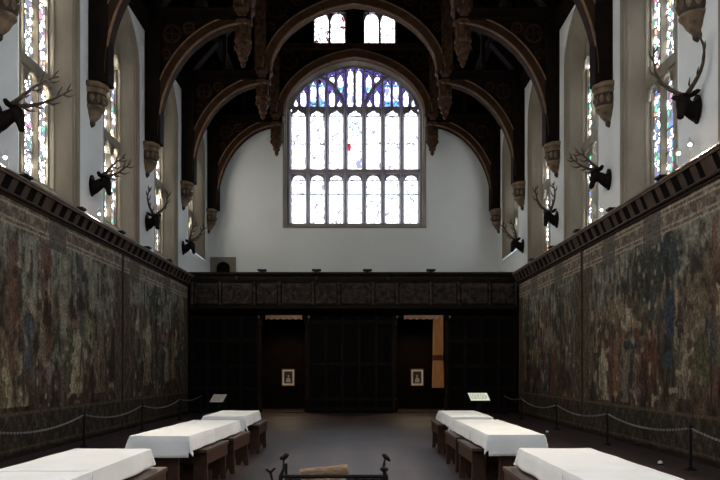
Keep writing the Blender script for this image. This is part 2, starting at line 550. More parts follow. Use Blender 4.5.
# ------------------------------------------------------------------ the great window in the gallery wall
YG = YE + 0.40
SCL = 750 / YG
def gx(px):
    return (px - 358) / SCL
def gz(py):
    return 1.6 + (370 - py) / SCL
fr = MB()
loops = []
for d, i in [(-0.02, -0.02), (-0.02, 0.05), (0.06, 0.07), (0.06, 0.10), (0.30, 0.20), (0.34, 0.20), (0.36, 0.24), (0.52, 0.24)]:
    loops.append([PE(a, b, d) for a, b in arch_loop(CX, E_W - i, E_S + i * 0.7, E_SP, E_A - i)])
for A, B in zip(loops[:-1], loops[1:]):
    fr.strip(A, B)
w1 = struct(fr.build('window_1', M['stone']))
PITCH = 18.7 / SCL
LC = [gx(354.8) + (k - 3) * PITCH for k in range(7)]
LWD = 13.4 / SCL
zl0, zl1, zu0, zu1 = gz(224.5), gz(176), gz(170), gz(109.5)
G_W, G_A = E_W - 0.24, E_A - 0.24
def gtop(x):
    return E_SP + (G_A - E_SP) * arch_f((x - CX) / G_W)
for c in LC:
    us = [c - LWD / 2 + LWD * i / 10 for i in range(11)]
    for z0, z1, cusp in ((zl0, zl1, False), (zu0, zu1, True)):
        arc = []
        for u in us:
            t_ = (u - c) / (LWD / 2)
            if cusp:
                h = -0.30 + 0.16 * math.sqrt(max(0, 1 - t_ * t_)) + 0.14 * max(0, 1 - abs(t_) * 3.2)
            else:
                h = -0.26 + 0.26 * math.sqrt(max(0, 1 - t_ * t_))
            arc.append((u, z1 + h))
        poly = [(c - LWD / 2, z0), (c + LWD / 2, z0)] + arc[::-1]
        MB().add([(a, YG, b) for a, b in poly], [list(range(len(poly)))]).build('pane', M['glass_end'], w1)
        poly = arc + [(u, z1 + 0.10) for u in us[::-1]]
        MB().prism(poly, XZ, YG - 0.08, YG + 0.06).build('light_head', M['stone_grey'], w1)
    bars = MB()
    for zz in (gz(116.5), gz(144.3), gz(180.5), gz(194.5)):
        bars.tube([(c - LWD / 2, YG - 0.03, zz), (c + LWD / 2, YG - 0.03, zz)], 0.026, 4)
    bars.build('saddle_bar', M['lead'], w1)
for k in range(8):
    x = LC[0] - PITCH / 2 + k * PITCH
    hw = (PITCH - LWD) / 2
    poly = [(x - hw, YG + 0.06), (x - hw, YG - 0.05), (x - 0.03, YG - 0.2), (x + 0.03, YG - 0.2), (x + hw, YG - 0.05), (x + hw, YG + 0.06)]
    z1 = min(gtop(x) + 0.05, gz(108)) if 0 < k < 7 else gz(112)
    MB().prism(poly, lambda a, b, d: (a, b, d), gz(226), z1).build('mullion', M['stone_grey'], w1)
MB().prism([(LC[0] - PITCH / 2, gz(174.6)), (LC[6] + PITCH / 2, gz(174.6)), (LC[6] + PITCH / 2, gz(170)), (LC[0] - PITCH / 2, gz(170))], XZ, YG - 0.18, YG + 0.06).build('transom', M['stone_grey'], w1, bevel=0.03)
MB().prism([(LC[0] - PITCH / 2 - .1, gz(227)), (LC[6] + PITCH / 2 + .1, gz(227)), (LC[6] + PITCH / 2 + .1, gz(224)), (LC[0] - PITCH / 2 - .1, gz(224))], XZ, YG - 0.2, YG + 0.06).build('sill', M['stone_grey'], w1, bevel=0.02)
# violet flare over the stone head, put in as a glowing pane behind the lancets
zb_ = gz(109)
head = [(CX - G_W - 0.05, zb_)] + [(a, b + 0.03) for a, b in arch_curve(CX, G_W + 0.05, E_SP, G_A) if b > zb_] + [(CX + G_W + 0.05, zb_)]
MB().add([(a, YG + 0.06, b) for a, b in head], [list(range(len(head)))]).build('tracery_flare', M['flare_violet'], w1)
def crop(sx, sy):
    return gx(280 + sx / 4.8), gz(60 + sy / 4.8)
lanc = [(338, 42, 232), (160, 105, 230), (200, 105, 230), (112, 145, 230), (250, 145, 230), (76, 188, 232), (286, 192, 232), (250, 70, 115), (290, 70, 160)]
lanc += [(716 - a, b, c) for a, b, c in lanc]
for sx, sy0, sy1 in lanc:
    hw = 12.5 / 4.8 / SCL if sx not in (76, 640, 286, 430) else 9 / 4.8 / SCL
    x, zt = crop(sx, sy0)
    _, zb2 = crop(sx, sy1)
    x += 0.0
    poly = [(x, zb2), (x + hw * 0.7, zb2 + 0.10), (x + hw, zb2 + 0.2), (x + hw, zt - 0.24), (x + hw * 0.75, zt - 0.14), (x + hw * 0.3, zt - 0.1), (x, zt),
            (x - hw * 0.3, zt - 0.1), (x - hw * 0.75, zt - 0.14), (x - hw, zt - 0.24), (x - hw, zb2 + 0.2), (x - hw * 0.7, zb2 + 0.10)]
    MB().add([(a, YG + 0.03, b) for a, b in poly], [list(range(len(poly)))]).build('lancet_pane', M['glass_end'], w1)
    if sx in (160, 200, 516, 556, 290, 426):
        hh = (zt - zb2)
        for f0, f1 in ((0.12, 0.34),) if sx in (290, 426) else ((0.05, 0.27), (0.78, 0.9)):
            MB().add([(x - hw, YG + 0.02, zb2 + hh * f0), (x + hw, YG + 0.02, zb2 + hh * f0), (x + hw, YG + 0.02, zb2 + hh * f1), (x - hw, YG + 0.02, zb2 + hh * f1)], [(0, 1, 2, 3)]).build('blue_pane', M['glass_cyan'], w1)
for sx, sy in ((93, 150), (135, 118), (180, 88), (225, 92), (268, 62), (315, 48), (358, 34), (401, 48), (448, 62), (491, 92), (536, 88), (581, 118), (623, 150)):
    x, _ = crop(sx, 0)
    MB().box(x - 0.035, x + 0.035, YG - 0.08, YG + 0.05, gz(112), gtop(x)).build('tracery_bar', M['stone_grey'], w1)
for sg in (1, -1):
    pts = [(312, 262), (308, 215), (296, 178), (274, 145), (245, 112), (215, 92), (182, 76), (150, 88), (110, 118), (75, 165), (52, 225)]
    path = []
    for sx, sy in pts:
        x, z = crop(sx if sg == 1 else 716 - sx, sy)
        path.append((x, YG - 0.04, min(z, gtop(x) + 0.02)))
    MB().tube(path, 0.07, 6).build('tracery_arch', M['stone_grey'], w1, smooth=True)
    pts = [(358, 30), (392, 44), (425, 62), (452, 85), (470, 80)]
    path = []
    for sx, sy in pts:
        x, z = crop(sx if sg == 1 else 716 - sx, sy)
        path.append((x, YG - 0.04, min(z, gtop(x) + 0.02)))
    MB().tube(path, 0.035, 6).build('tracery_rib', M['stone_grey'], w1, smooth=True)
# glazed badges: roundels, a cross, and the coloured shield in the middle light
for px_ in (299, 410.8):
    x, z = gx(px_), gz(201.7)
    MB().tube([(x + 0.10 * math.cos(a), YG - 0.015, z + 0.10 * math.sin(a)) for a in [2 * PI * i / 20 for i in range(21)]], 0.014, 5, cap=False).build('roundel', M['lead'], w1)
    for dz in (0.19, -0.19):
        MB().box(x - 0.02, x + 0.02, YG - 0.03, YG - 0.01, z + dz - 0.02, z + dz + 0.02).build('roundel_dot', M['lead'], w1)
x, z = gx(317.5), gz(209)
MB().box(x - 0.012, x + 0.012, YG - 0.03, YG - 0.01, z - 0.2, z + 0.2).box(x - 0.14, x + 0.14, YG - 0.03, YG - 0.01, z - 0.012, z + 0.012).build('glazed_cross', M['lead'], w1)
x, z = gx(349), gz(147.5)
MB().add([(x + 0.10 * math.cos(a), YG - 0.01, z + 0.17 * math.sin(a)) for a in [2 * PI * i / 12 for i in range(12)]], [list(range(12))]).build('ruby_pane', M['glass_red'], w1)
for px_, py_, s_ in ((350, 127, 0.07), (356, 124, 0.09), (352.5, 130, 0.06), (358, 128, 0.07)):
    x, z = gx(px_), gz(py_)
    MB().box(x - s_, x + s_, YG - 0.02, YG - 0.01, z - s_ * 0.8, z + s_ * 0.8).build('teal_pane', M['glass_teal'], w1)
x, z = gx(354.6), gz(137.5)
for a0 in (0.3, 1.9, 3.5, 5.0):
    MB().tube([(x + 0.20 * math.cos(a0 + k * 0.2), YG - 0.015, z + 0.13 * math.sin(a0 + k * 0.2)) for k in range(6)], 0.02, 5).build('wreath_lead', M['lead'], w1)

# ------------------------------------------------------------------ the two little gable windows
for k, (a, b, c, d) in enumerate(gw):
    f = MB()
    f.box(a, a + 0.06, YE - 0.05, YE + 0.2, b, d).box(c - 0.06, c, YE - 0.05, YE + 0.2, b, d).box(a, c, YE - 0.05, YE + 0.2, b, b + 0.06).box(a, c, YE - 0.05, YE + 0.2, d - 0.05, d)
    w = struct(f.build('window_%d' % (2 + k), M['stone_grey']))
    mid = (a + c) / 2
    MB().box(mid - 0.045, mid + 0.045, YE - 0.03, YE + 0.18, b, d).build('mullion', M['stone_grey'], w)
    for x0, x1 in ((a + 0.06, mid - 0.045), (mid + 0.045, c - 0.06)):
        cc, hw = (x0 + x1) / 2, (x1 - x0) / 2
        us = [x0 + (x1 - x0) * i / 8 for i in range(9)]
        arc = [(u, d - 0.05 - hw + hw * math.sqrt(max(0, 1 - ((u - cc) / hw) ** 2))) for u in us]
        poly = [(x0, b + 0.06), (x1, b + 0.06)] + arc[::-1]
        MB().add([(p, YE + 0.12, q) for p, q in poly], [list(range(len(poly)))]).build('pane', M['glass_gable'], w)
        MB().prism(arc + [(u, d - 0.02) for u in us[::-1]], XZ, YE + 0.02, YE + 0.16).build('light_head', M['stone_grey'], w)
        MB().tube([(x0, YE + 0.1, b + 0.55), (x1, YE + 0.1, b + 0.55)], 0.012, 4).tube([(x0, YE + 0.1, b + 1.0), (x1, YE + 0.1, b + 1.0)], 0.012, 4).build('saddle_bar', M['lead'], w)

# ------------------------------------------------------------------ doorway high on the gallery wall
f = MB()
A = [(-6.25, 5.0), (-6.25, 6.38), (-5.18, 6.38), (-5.18, 5.0)]
outer = [(-6.25, 5.0), (-5.18, 5.0), (-5.18, 6.38), (-6.25, 6.38)]
t = plane_holes(outer, [arch_loop(-5.72, 0.30, 5.02, 5.95, 6.2, 12)], PE, -0.06)
f.add(t.v, t.f)
f.strip([PE(a, b, -0.06) for a, b in outer], [PE(a, b, 0.0) for a, b in outer])
dl = arch_loop(-5.72, 0.30, 5.02, 5.95, 6.2, 12)
f.strip([PE(a, b, -0.06) for a, b in dl], [PE(a, b, 0.3) for a, b in dl])
d1 = struct(f.build('door_1', M['stone']))
MB().add([PE(a, b, 0.2) for a, b in dl], [list(range(len(dl)))]).build('door_leaf', M['oak'], d1)

# ------------------------------------------------------------------ cornices above the tapestries
def cornice(name, P, zoff):
    Y0, Y1 = 2.0, YS - 0.02
    z0, z1 = 4.80 + zoff, 5.04 + zoff * 1.6
    # P with negative d = out from the wall into the room
    base = MB().prism([(-0.0, z0 - 0.12), (-0.05, z0 - 0.12), (-0.07, z0), (-0.07, z1 - 0.02), (-0.24, z1 - 0.02), (-0.24, z1), (0, z1)], lambda a, b, d: P(d, b, a), Y0, Y1)
    o = struct(base.build(name, M['cornice']))
    # canted front: recess shade painted as a near-black board behind the slats
    y = Y0 + 0.3
    fr_ = MB()
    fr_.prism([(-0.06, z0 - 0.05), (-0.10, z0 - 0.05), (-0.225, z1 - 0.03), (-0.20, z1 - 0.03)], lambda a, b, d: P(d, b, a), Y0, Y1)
    fr_.build('recess_board', M['cornice_shade'], o)
    st_ = MB()
    k = 0
    while y < Y1 - 0.1:
        wdt = 0.11 if k % 5 else 0.2
        st_.prism([(-0.085, z0 - 0.05), (-0.112, z0 - 0.05), (-0.237, z1 - 0.03), (-0.20, z1 - 0.03)], lambda a, b, d: P(d, b, a), y - wdt, y + wdt)
        y += 0.5
        k += 1
    st_.build('cornice_bracket', M['cornice_slat'], o)
    mo = MB()
    for (aa, zz, r) in ((-0.25, z1 + 0.005, 0.03), (-0.245, z1 - 0.045, 0.018)):
        mo.tube([P(Y0, zz, aa), P(Y1, zz, aa)], r, 8)
    mo.build('top_moulding', M['cornice_edge'], o)
    mo = MB()
    for (aa, zz, r) in ((-0.105, z0 - 0.055, 0.03), (-0.07, z0 - 0.12, 0.02)):
        mo.tube([P(Y0, zz, aa), P(Y1, zz, aa)], r, 8)
    mo.build('bottom_moulding', M['cornice'], o)
    return o
cornice('trim_left', PL, 0.0)
cornice('trim_right', PR, 0.06)

# ------------------------------------------------------------------ roof trusses
def make_truss():
    t = thing('roof_truss', '', 'roof truss', (CX, TRUSS_Y[0], 0))
    EC, EA, EB, E0 = 3.12, 2.62, 3.30, 8.5
    TH = 0.2
    for s in (-1, 1):
        XZs = lambda a, b, d, s=s: (s * a, d, b)
        MB().box(min(s * 5.66, s * 6.12), max(s * 5.66, s * 6.12), -0.23, 0.23, 8.28, 12.0).build('wall_post', M['oak'], t, bevel=0.03)
        inner = [(EC + EA * math.cos(q), E0 + EB * math.sin(q)) for q in [PI / 2 * i / 22 for i in range(23)]]
        outer = [(EC + (EA + 0.26) * math.cos(q), E0 + (EB + 0.26) * math.sin(q)) for q in [PI / 2 * i / 22 for i in range(23)]]
        br = MB().prism(inner + outer[::-1], XZs, -TH, TH).build('curved_brace', M['brace'], t)
        for cv, rr in ((inner, 0.032), (outer, 0.026)):
            MB().tube([XZs(a, b, -TH) for a, b in cv], rr, 6).build('edge_roll', M['roll'], br)
        # spandrel between brace, post and hammer beam
        top = 11.95
        arc = [p for p in outer if p[1] < top]
        poly = arc + [(EC + 0.75, top), (5.75, top), (5.75, 8.7)]
        poly = [(min(a, 5.75), b) for a, b in poly]
        spo = MB().prism(poly, XZs, -0.06, 0.06).build('spandrel', M['oak'], t)
        sp = MB()
        for (ca, cb, r) in ((5.35, 11.55, 0.26), (4.85, 11.72, 0.16), (5.52, 10.95, 0.14)):
            sp.tube([XZs(ca + r * math.cos(q), cb + r * math.sin(q), -0.07) for q in [2 * PI * i / 16 for i in range(17)]], 0.03, 6, cap=False)
            for q in range(4):
                a_ = q * PI / 2 + PI / 4
                sp.tube([XZs(ca + r * 0.5 * math.cos(a_) + r * 0.4 * math.cos(b_), cb + r * 0.5 * math.sin(a_) + r * 0.4 * math.sin(b_), -0.07) for b_ in [2 * PI * i / 8 for i in range(9)]], 0.018, 5, cap=False)
        sp.build('tracery', M['brace'], spo)
        hb = MB().box(min(s * 3.0, s * 6.12), max(s * 3.0, s * 6.12), -0.23, 0.23, 11.9, 12.26)
        hb.tube([(s * 3.0, -0.24, 12.2), (s * 6.1, -0.24, 12.2)], 0.035, 6)
        hb.tube([(s * 3.0, -0.24, 11.95), (s * 6.1, -0.24, 11.95)], 0.03, 6)
        hb.build('hammer_beam', M['oak'], t)
        pr = [(0.10, 12.34), (0.36, 12.32), (0.38, 12.2), (0.30, 12.1), (0.27, 12.0), (0.27, 11.93), (0.31, 11.9), (0.31, 11.84), (0.23, 11.78), (0.21, 11.42), (0.26, 11.38), (0.27, 11.32), (0.23, 11.26), (0.24, 11.15),
              (0.20, 11.0), (0.13, 10.9), (0.16, 10.86), (0.14, 10.80), (0.07, 10.74), (0.09, 10.68), (0.06, 10.60), (0.02, 10.56)]
        pd = MB().lathe(pr, s * 3.26, 0, 8, PI / 8, 2 * PI + PI / 8)
        pd.build('pendant', M['oak_carved'], t)
        fl_ = MB()
        for q in range(8):
            a_ = q * PI / 4
            fl_.tube([(s * 3.26 + 0.235 * math.cos(a_), 0.235 * math.sin(a_), 11.8), (s * 3.26 + 0.225 * math.cos(a_), 0.225 * math.sin(a_), 11.42)], 0.02, 5)
            fl_.lathe([(0.0, 11.25), (0.05, 11.2), (0.05, 11.12), (0.0, 11.05)], s * 3.26 + 0.22 * math.cos(a_), 0.22 * math.sin(a_), 6)
        fl_.build('pendant_carving', M['oak_carved'], t)
        hp = MB().box(s * 3.33 - 0.17, s * 3.33 + 0.17, -0.2, 0.2, 12.26, 15.35)
        hp.tube([(s * 3.16, -0.2, 12.3), (s * 3.16, -0.2, 15.3)], 0.04, 6).tube([(s * 3.5, -0.2, 12.3), (s * 3.5, -0.2, 15.3)], 0.03, 6)
        hp.build('hammer_post', M['oak_carved'], t)
        sd = MB().box(s * 4.62 - 0.07, s * 4.62 + 0.07, -0.1, 0.1, 12.26, 13.7)
        sd.lathe([(0.05, 12.0 + 0.26), (0.11, 12.4), (0.05, 12.5)], s * 4.62, -0.1, 8)
        sd.build('side_strut', M['oak'], t)
        # upper spandrel
        aw, asz, aap = 2.95 + 0.3, 12.25, 14.63 + 0.3
        cv = [(a, b) for a, b in arch_curve(0, aw, asz, aap, 28) if a >= 0]
        poly = [(0, 15.15)] + cv + [(3.3, 15.15)]
        uso = MB().prism(poly, XZs, -0.06, 0.06).build('upper_spandrel', M['oak'], t)
        us_ = MB()
        for (ca, cb, r) in ((2.75, 14.55, 0.38), (2.0, 14.83, 0.2), (2.98, 13.85, 0.16)):
            us_.tube([XZs(ca + r * math.cos(q), cb + r * math.sin(q), -0.07) for q in [2 * PI * i / 16 for i in range(17)]], 0.03, 6, cap=False)
            for q in range(4):
                a_ = q * PI / 2
                us_.tube([XZs(ca + r * 0.5 * math.cos(a_) + r * 0.4 * math.cos(b_), cb + r * 0.5 * math.sin(a_) + r * 0.4 * math.sin(b_), -0.07) for b_ in [2 * PI * i / 8 for i in range(9)]], 0.018, 5, cap=False)
        us_.build('tracery', M['brace'], uso)
        # principal rafter
        MB().prism([(6.05, 11.95), (6.05, 12.3), (3.3, 15.45), (0.0, 18.3), (0, 17.85), (3.3, 15.0)], XZs, -0.18, 0.18).build('rafter', M['oak'], t)
    ain = arch_curve(0, 2.95, 12.25, 14.63, 36)
    aou = arch_curve(0, 3.25, 12.25, 14.95, 36)
    ar = MB().prism(ain + aou[::-1], XZ, -0.2, 0.2).build('collar_arch', M['oak_rib'], t)
    for cv, rr in ((ain, 0.035), (aou, 0.032)):
        MB().tube([(a, -0.2, b) for a, b in cv], rr, 6).build('edge_roll', M['roll'], ar)
    cb = MB().box(-3.2, 3.2, -0.2, 0.2, 14.96, 15.2)
    cb.tube([(-3.2, -0.2, 14.99), (3.2, -0.2, 14.99)], 0.03, 6).tube([(-3.2, -0.2, 15.18), (3.2, -0.2, 15.18)], 0.03, 6)
    cb.build('collar_beam', M['brace'], t)
    return t
TL = ['dark oak roof truss nearest the camera, at the top corners above the foremost corbels', 'second dark oak roof truss from the camera, its curved braces cut by the frame',
      'middle dark oak roof truss whose long hanging pendants flank the picture', 'dark oak roof truss whose whole arch frames the two small gable windows',
      'farthest dark oak roof truss, set against the white end wall around the great window']
truss = make_truss()
for i, y in enumerate(TRUSS_Y):
    if i == 0:
        truss['label'] = TL[0]
        truss['group'] = 'hammerbeam roof trusses'
    else:
        dup(truss, (CX, y, 0), 0, TL[i], 'hammerbeam roof trusses')

# ------------------------------------------------------------------ corbels
ORD = ['foremost', 'second', 'third', 'fourth', 'farthest']
def make_corbel():
    t = thing('corbel', '', 'corbel', (0, 0, 0))
    def half(prof, name, m):
        prof = [(r * 0.85, 8.30 - (8.32 - z) * 0.88) for r, z in prof]
        return MB().lathe(prof, 0, 0, 10, -PI / 2, PI / 2, 1.0, 0.85).build(name, m, t)
    half([(0.46, 8.32), (0.48, 8.28), (0.48, 8.2), (0.42, 8.16), (0.44, 8.10), (0.42, 8.04)], 'capital', M['corbel'])
    half([(0.37, 8.04), (0.40, 7.92), (0.39, 7.78), (0.34, 7.72)], 'carved_band', M['corbel_dark'])
    half([(0.38, 7.72), (0.39, 7.66), (0.31, 7.58), (0.24, 7.46), (0.14, 7.36), (0.11, 7.34)], 'tapered_base', M['corbel'])
    half([(0.09, 7.36), (0.12, 7.32), (0.11, 7.25), (0.05, 7.20), (0.02, 7.19)], 'knob', M['corbel_dark'])
    cv = MB()
    for q in (-70, -42, -14, 14, 42, 70):
        a_ = math.radians(q)
        cv.lathe([(0.0, 8.03), (0.04, 7.99), (0.06, 7.93), (0.04, 7.87), (0.0, 7.82)], 0.325 * math.cos(a_), 0.325 * 0.85 * math.sin(a_), 7)
    cv.build('carving', M['corbel'], t)
    return t
cor = make_corbel()
first = True
for side, x, rz in (('left', XL, 0.0), ('right', XR, PI)):
    for i, y in enumerate(TRUSS_Y):
        lab = '%s carved stone corbel along the %s wall, carrying a dark roof post' % (ORD[i], side)
        yy = y if i < 4 else y - 0.02
        if first:
            cor.location = (x, yy, 0)
            cor.rotation_euler = (0, 0, rz)
            tag(cor, lab, 'corbel', 'carved corbels under the roof posts')
            first = False
        else:
            dup(cor, (x, yy, 0), rz, lab, 'carved corbels under the roof posts')

# ------------------------------------------------------------------ deer heads
def deer(loc, rz, label, pitch, spread, length, bend, seed, turn=0.0):
    rnd = random.Random(seed)
    t = thing('deer_head', label, 'deer trophy', loc, rz, 'antlered deer heads on the side walls')
    poly = [((0.19 if math.sin(q) > 0 else 0.19 - 0.07 * abs(math.sin(q))) * math.cos(q), 0.29 * math.sin(q)) for q in [2 * PI * i / 18 for i in range(18)]]
    MB().prism(poly, lambda a, b, d: (d, a, b - 0.02), 0.0, 0.05).build('plaque', M['deer'], t, bevel=0.012)
    piv = Vector((0.22, 0, 0))
    t.scale = (0.88, 0.88, 0.88)
    R = Matrix.Rotation(turn, 3, 'Z')
    def T(mb):
        mb.v = [tuple(piv + R @ (Vector(p) - piv)) if p[0] > 0.22 or turn == 0 else p for p in mb.v]
        return mb
    h = MB()
    nk = [(0.045, 0, -0.03), (0.10, 0, -0.03), (0.18, 0, 0.0), (0.27, 0, 0.055), (0.34, 0, 0.10)]
    if turn:
        nk = nk[:3] + [tuple(piv + R @ (Vector(p) - piv)) for p in nk[3:]]
    h.tube(nk, [0.235, 0.19, 0.145, 0.13, 0.11], 14)
    f = MB()
    f.tube([(0.27, 0, 0.16), (0.33, 0, 0.165), (0.39, 0, 0.10), (0.43, 0, 0.0), (0.455, 0, -0.10), (0.475, 0, -0.19), (0.485, 0, -0.245), (0.485, 0, -0.27)],
           [0.06, 0.125, 0.135, 0.115, 0.082, 0.068, 0.062, 0.03], 12)
    for s in (-1, 1):
        f.tube([(0.30, s * 0.09, 0.19), (0.28, s * 0.17, 0.235), (0.27, s * 0.25, 0.27), (0.265, s * 0.30, 0.275)], [0.03, 0.058, 0.045, 0.006], 8)
        f.lathe([(0, 0.085), (0.022, 0.07), (0.022, 0.045), (0, 0.03)], 0.465, s * 0.085, 6)
        f.lathe([(0, -0.2), (0.016, -0.21), (0.0, -0.228)], 0.535, s * 0.03, 6)
    T(f)
    h.add(f.v, f.f)
    h.build('head', M['deer'], t, smooth=True)
    for s in (-1, 1):
        a = MB()
        pts, rs, ps = [], [], []
        p = Vector((0.32, s * 0.065, 0.26))
        N = 10
        for i in range(N + 1):
            f_ = i / N
            ang = pitch + bend * math.sin(f_ * 3.0) - 0.15
            out = s * spread * math.cos(f_ * 2.3)
            d = Vector((math.cos(ang) * math.sqrt(max(0.05, 1 - min(0.95, out * out))), out, math.sin(ang) * math.sqrt(max(0.05, 1 - min(0.95, out * out))))).normalized()
            pts.append(tuple(p))
            ps.append((p.copy(), d.copy()))
            rs.append(0.036 * (1 - f_) + 0.013)
            p = p + d * (length / N)
        a.tube(pts, rs, 8)
        for i, L, w in ((1, 0.30, 0.9), (3, 0.24, 0.8), (5, 0.32, 0.8), (7, 0.26, -0.8), (8, 0.26, 0.7), (9, 0.2, -0.6)):
            p0, d0 = ps[i]
            fw = Vector((math.sin(pitch), s * rnd.uniform(-0.25, 0.35), -math.cos(pitch) + 0.25))
            side = (fw * w + d0 * 0.55).normalized()
            m1 = p0 + side * L * 0.5
            e = m1 + (side * 0.55 + d0 * 0.5 + Vector((0, 0, 0.25))).normalized() * L * 0.5
            a.tube([tuple(p0), tuple(m1), tuple(e)], [0.026, 0.02, 0.005], 6)
        T(a).build('antler', M['antler'], t, smooth=True)
    return t
deer((XL + 0.004, 13.05, 5.98), 0.0, 'dark deer head at the far left, antlers reaching over the nearest stained window', 0.38, 0.55, 1.2, 0.25, 1)
deer((XL + 0.004, 17.65, 5.95), 0.0, 'dark deer head on the left wall with faint antlers before a narrow lit window strip', 0.35, 0.6, 0.85, 0.5, 2)
deer((XL + 0.004, 22.25, 5.98), 0.0, 'deer head on the left wall with antlers raised in a wide V', 1.25, 0.70, 0.95, 0.25, 3, -0.7)
deer((XL + 0.004, 26.85, 5.98), 0.0, 'farthest deer head on the left wall, just above the gallery corner', 0.95, 0.65, 0.9, 0.2, 4, -0.3)
deer((XR - 0.004, 13.05, 6.15), PI, 'largest dark deer head at the right edge, tall branching antlers over the nearest right window', 1.15, 0.75, 1.2, 0.3, 5, 0.7)
deer((XR - 0.004, 17.65, 6.10), PI, 'dark deer head on the right wall with antlers spread sideways over the stone reveal', 0.4, 0.6, 0.85, 0.4, 6)
deer((XR - 0.004, 22.25, 6.08), PI, 'deer head on the right wall against bright plaster, antlers standing upright', 1.25, 0.7, 1.0, 0.25, 7, 0.6)
deer((XR - 0.004, 26.85, 6.05), PI, 'farthest deer head on the right wall, beside the gallery end', 1.0, 0.65, 0.9, 0.2, 8, 0.3)

# ------------------------------------------------------------------ tapestries
def vnoise(ny, nx, cy, cx, rs):
    g = rs.rand(int(cy) + 2, int(cx) + 2)
    yy = np.linspace(0, cy, ny)
    xx = np.linspace(0, cx, nx)
    yi, xi = yy.astype(int), xx.astype(int)
    fy, fx = (yy - yi)[:, None], (xx - xi)[None, :]
    fy, fx = fy * fy * (3 - 2 * fy), fx * fx * (3 - 2 * fx)
    a = g[np.ix_(yi, xi)]; b = g[np.ix_(yi, xi + 1)]; c = g[np.ix_(yi + 1, xi)]; d = g[np.ix_(yi + 1, xi + 1)]
    return (a * (1 - fx) + b * fx) * (1 - fy) + (c * (1 - fx) + d * fx) * fy

def smooth(e0, e1, x):
    t_ = np.clip((x - e0) / (e1 - e0), 0, 1)
    return t_ * t_ * (3 - 2 * t_)

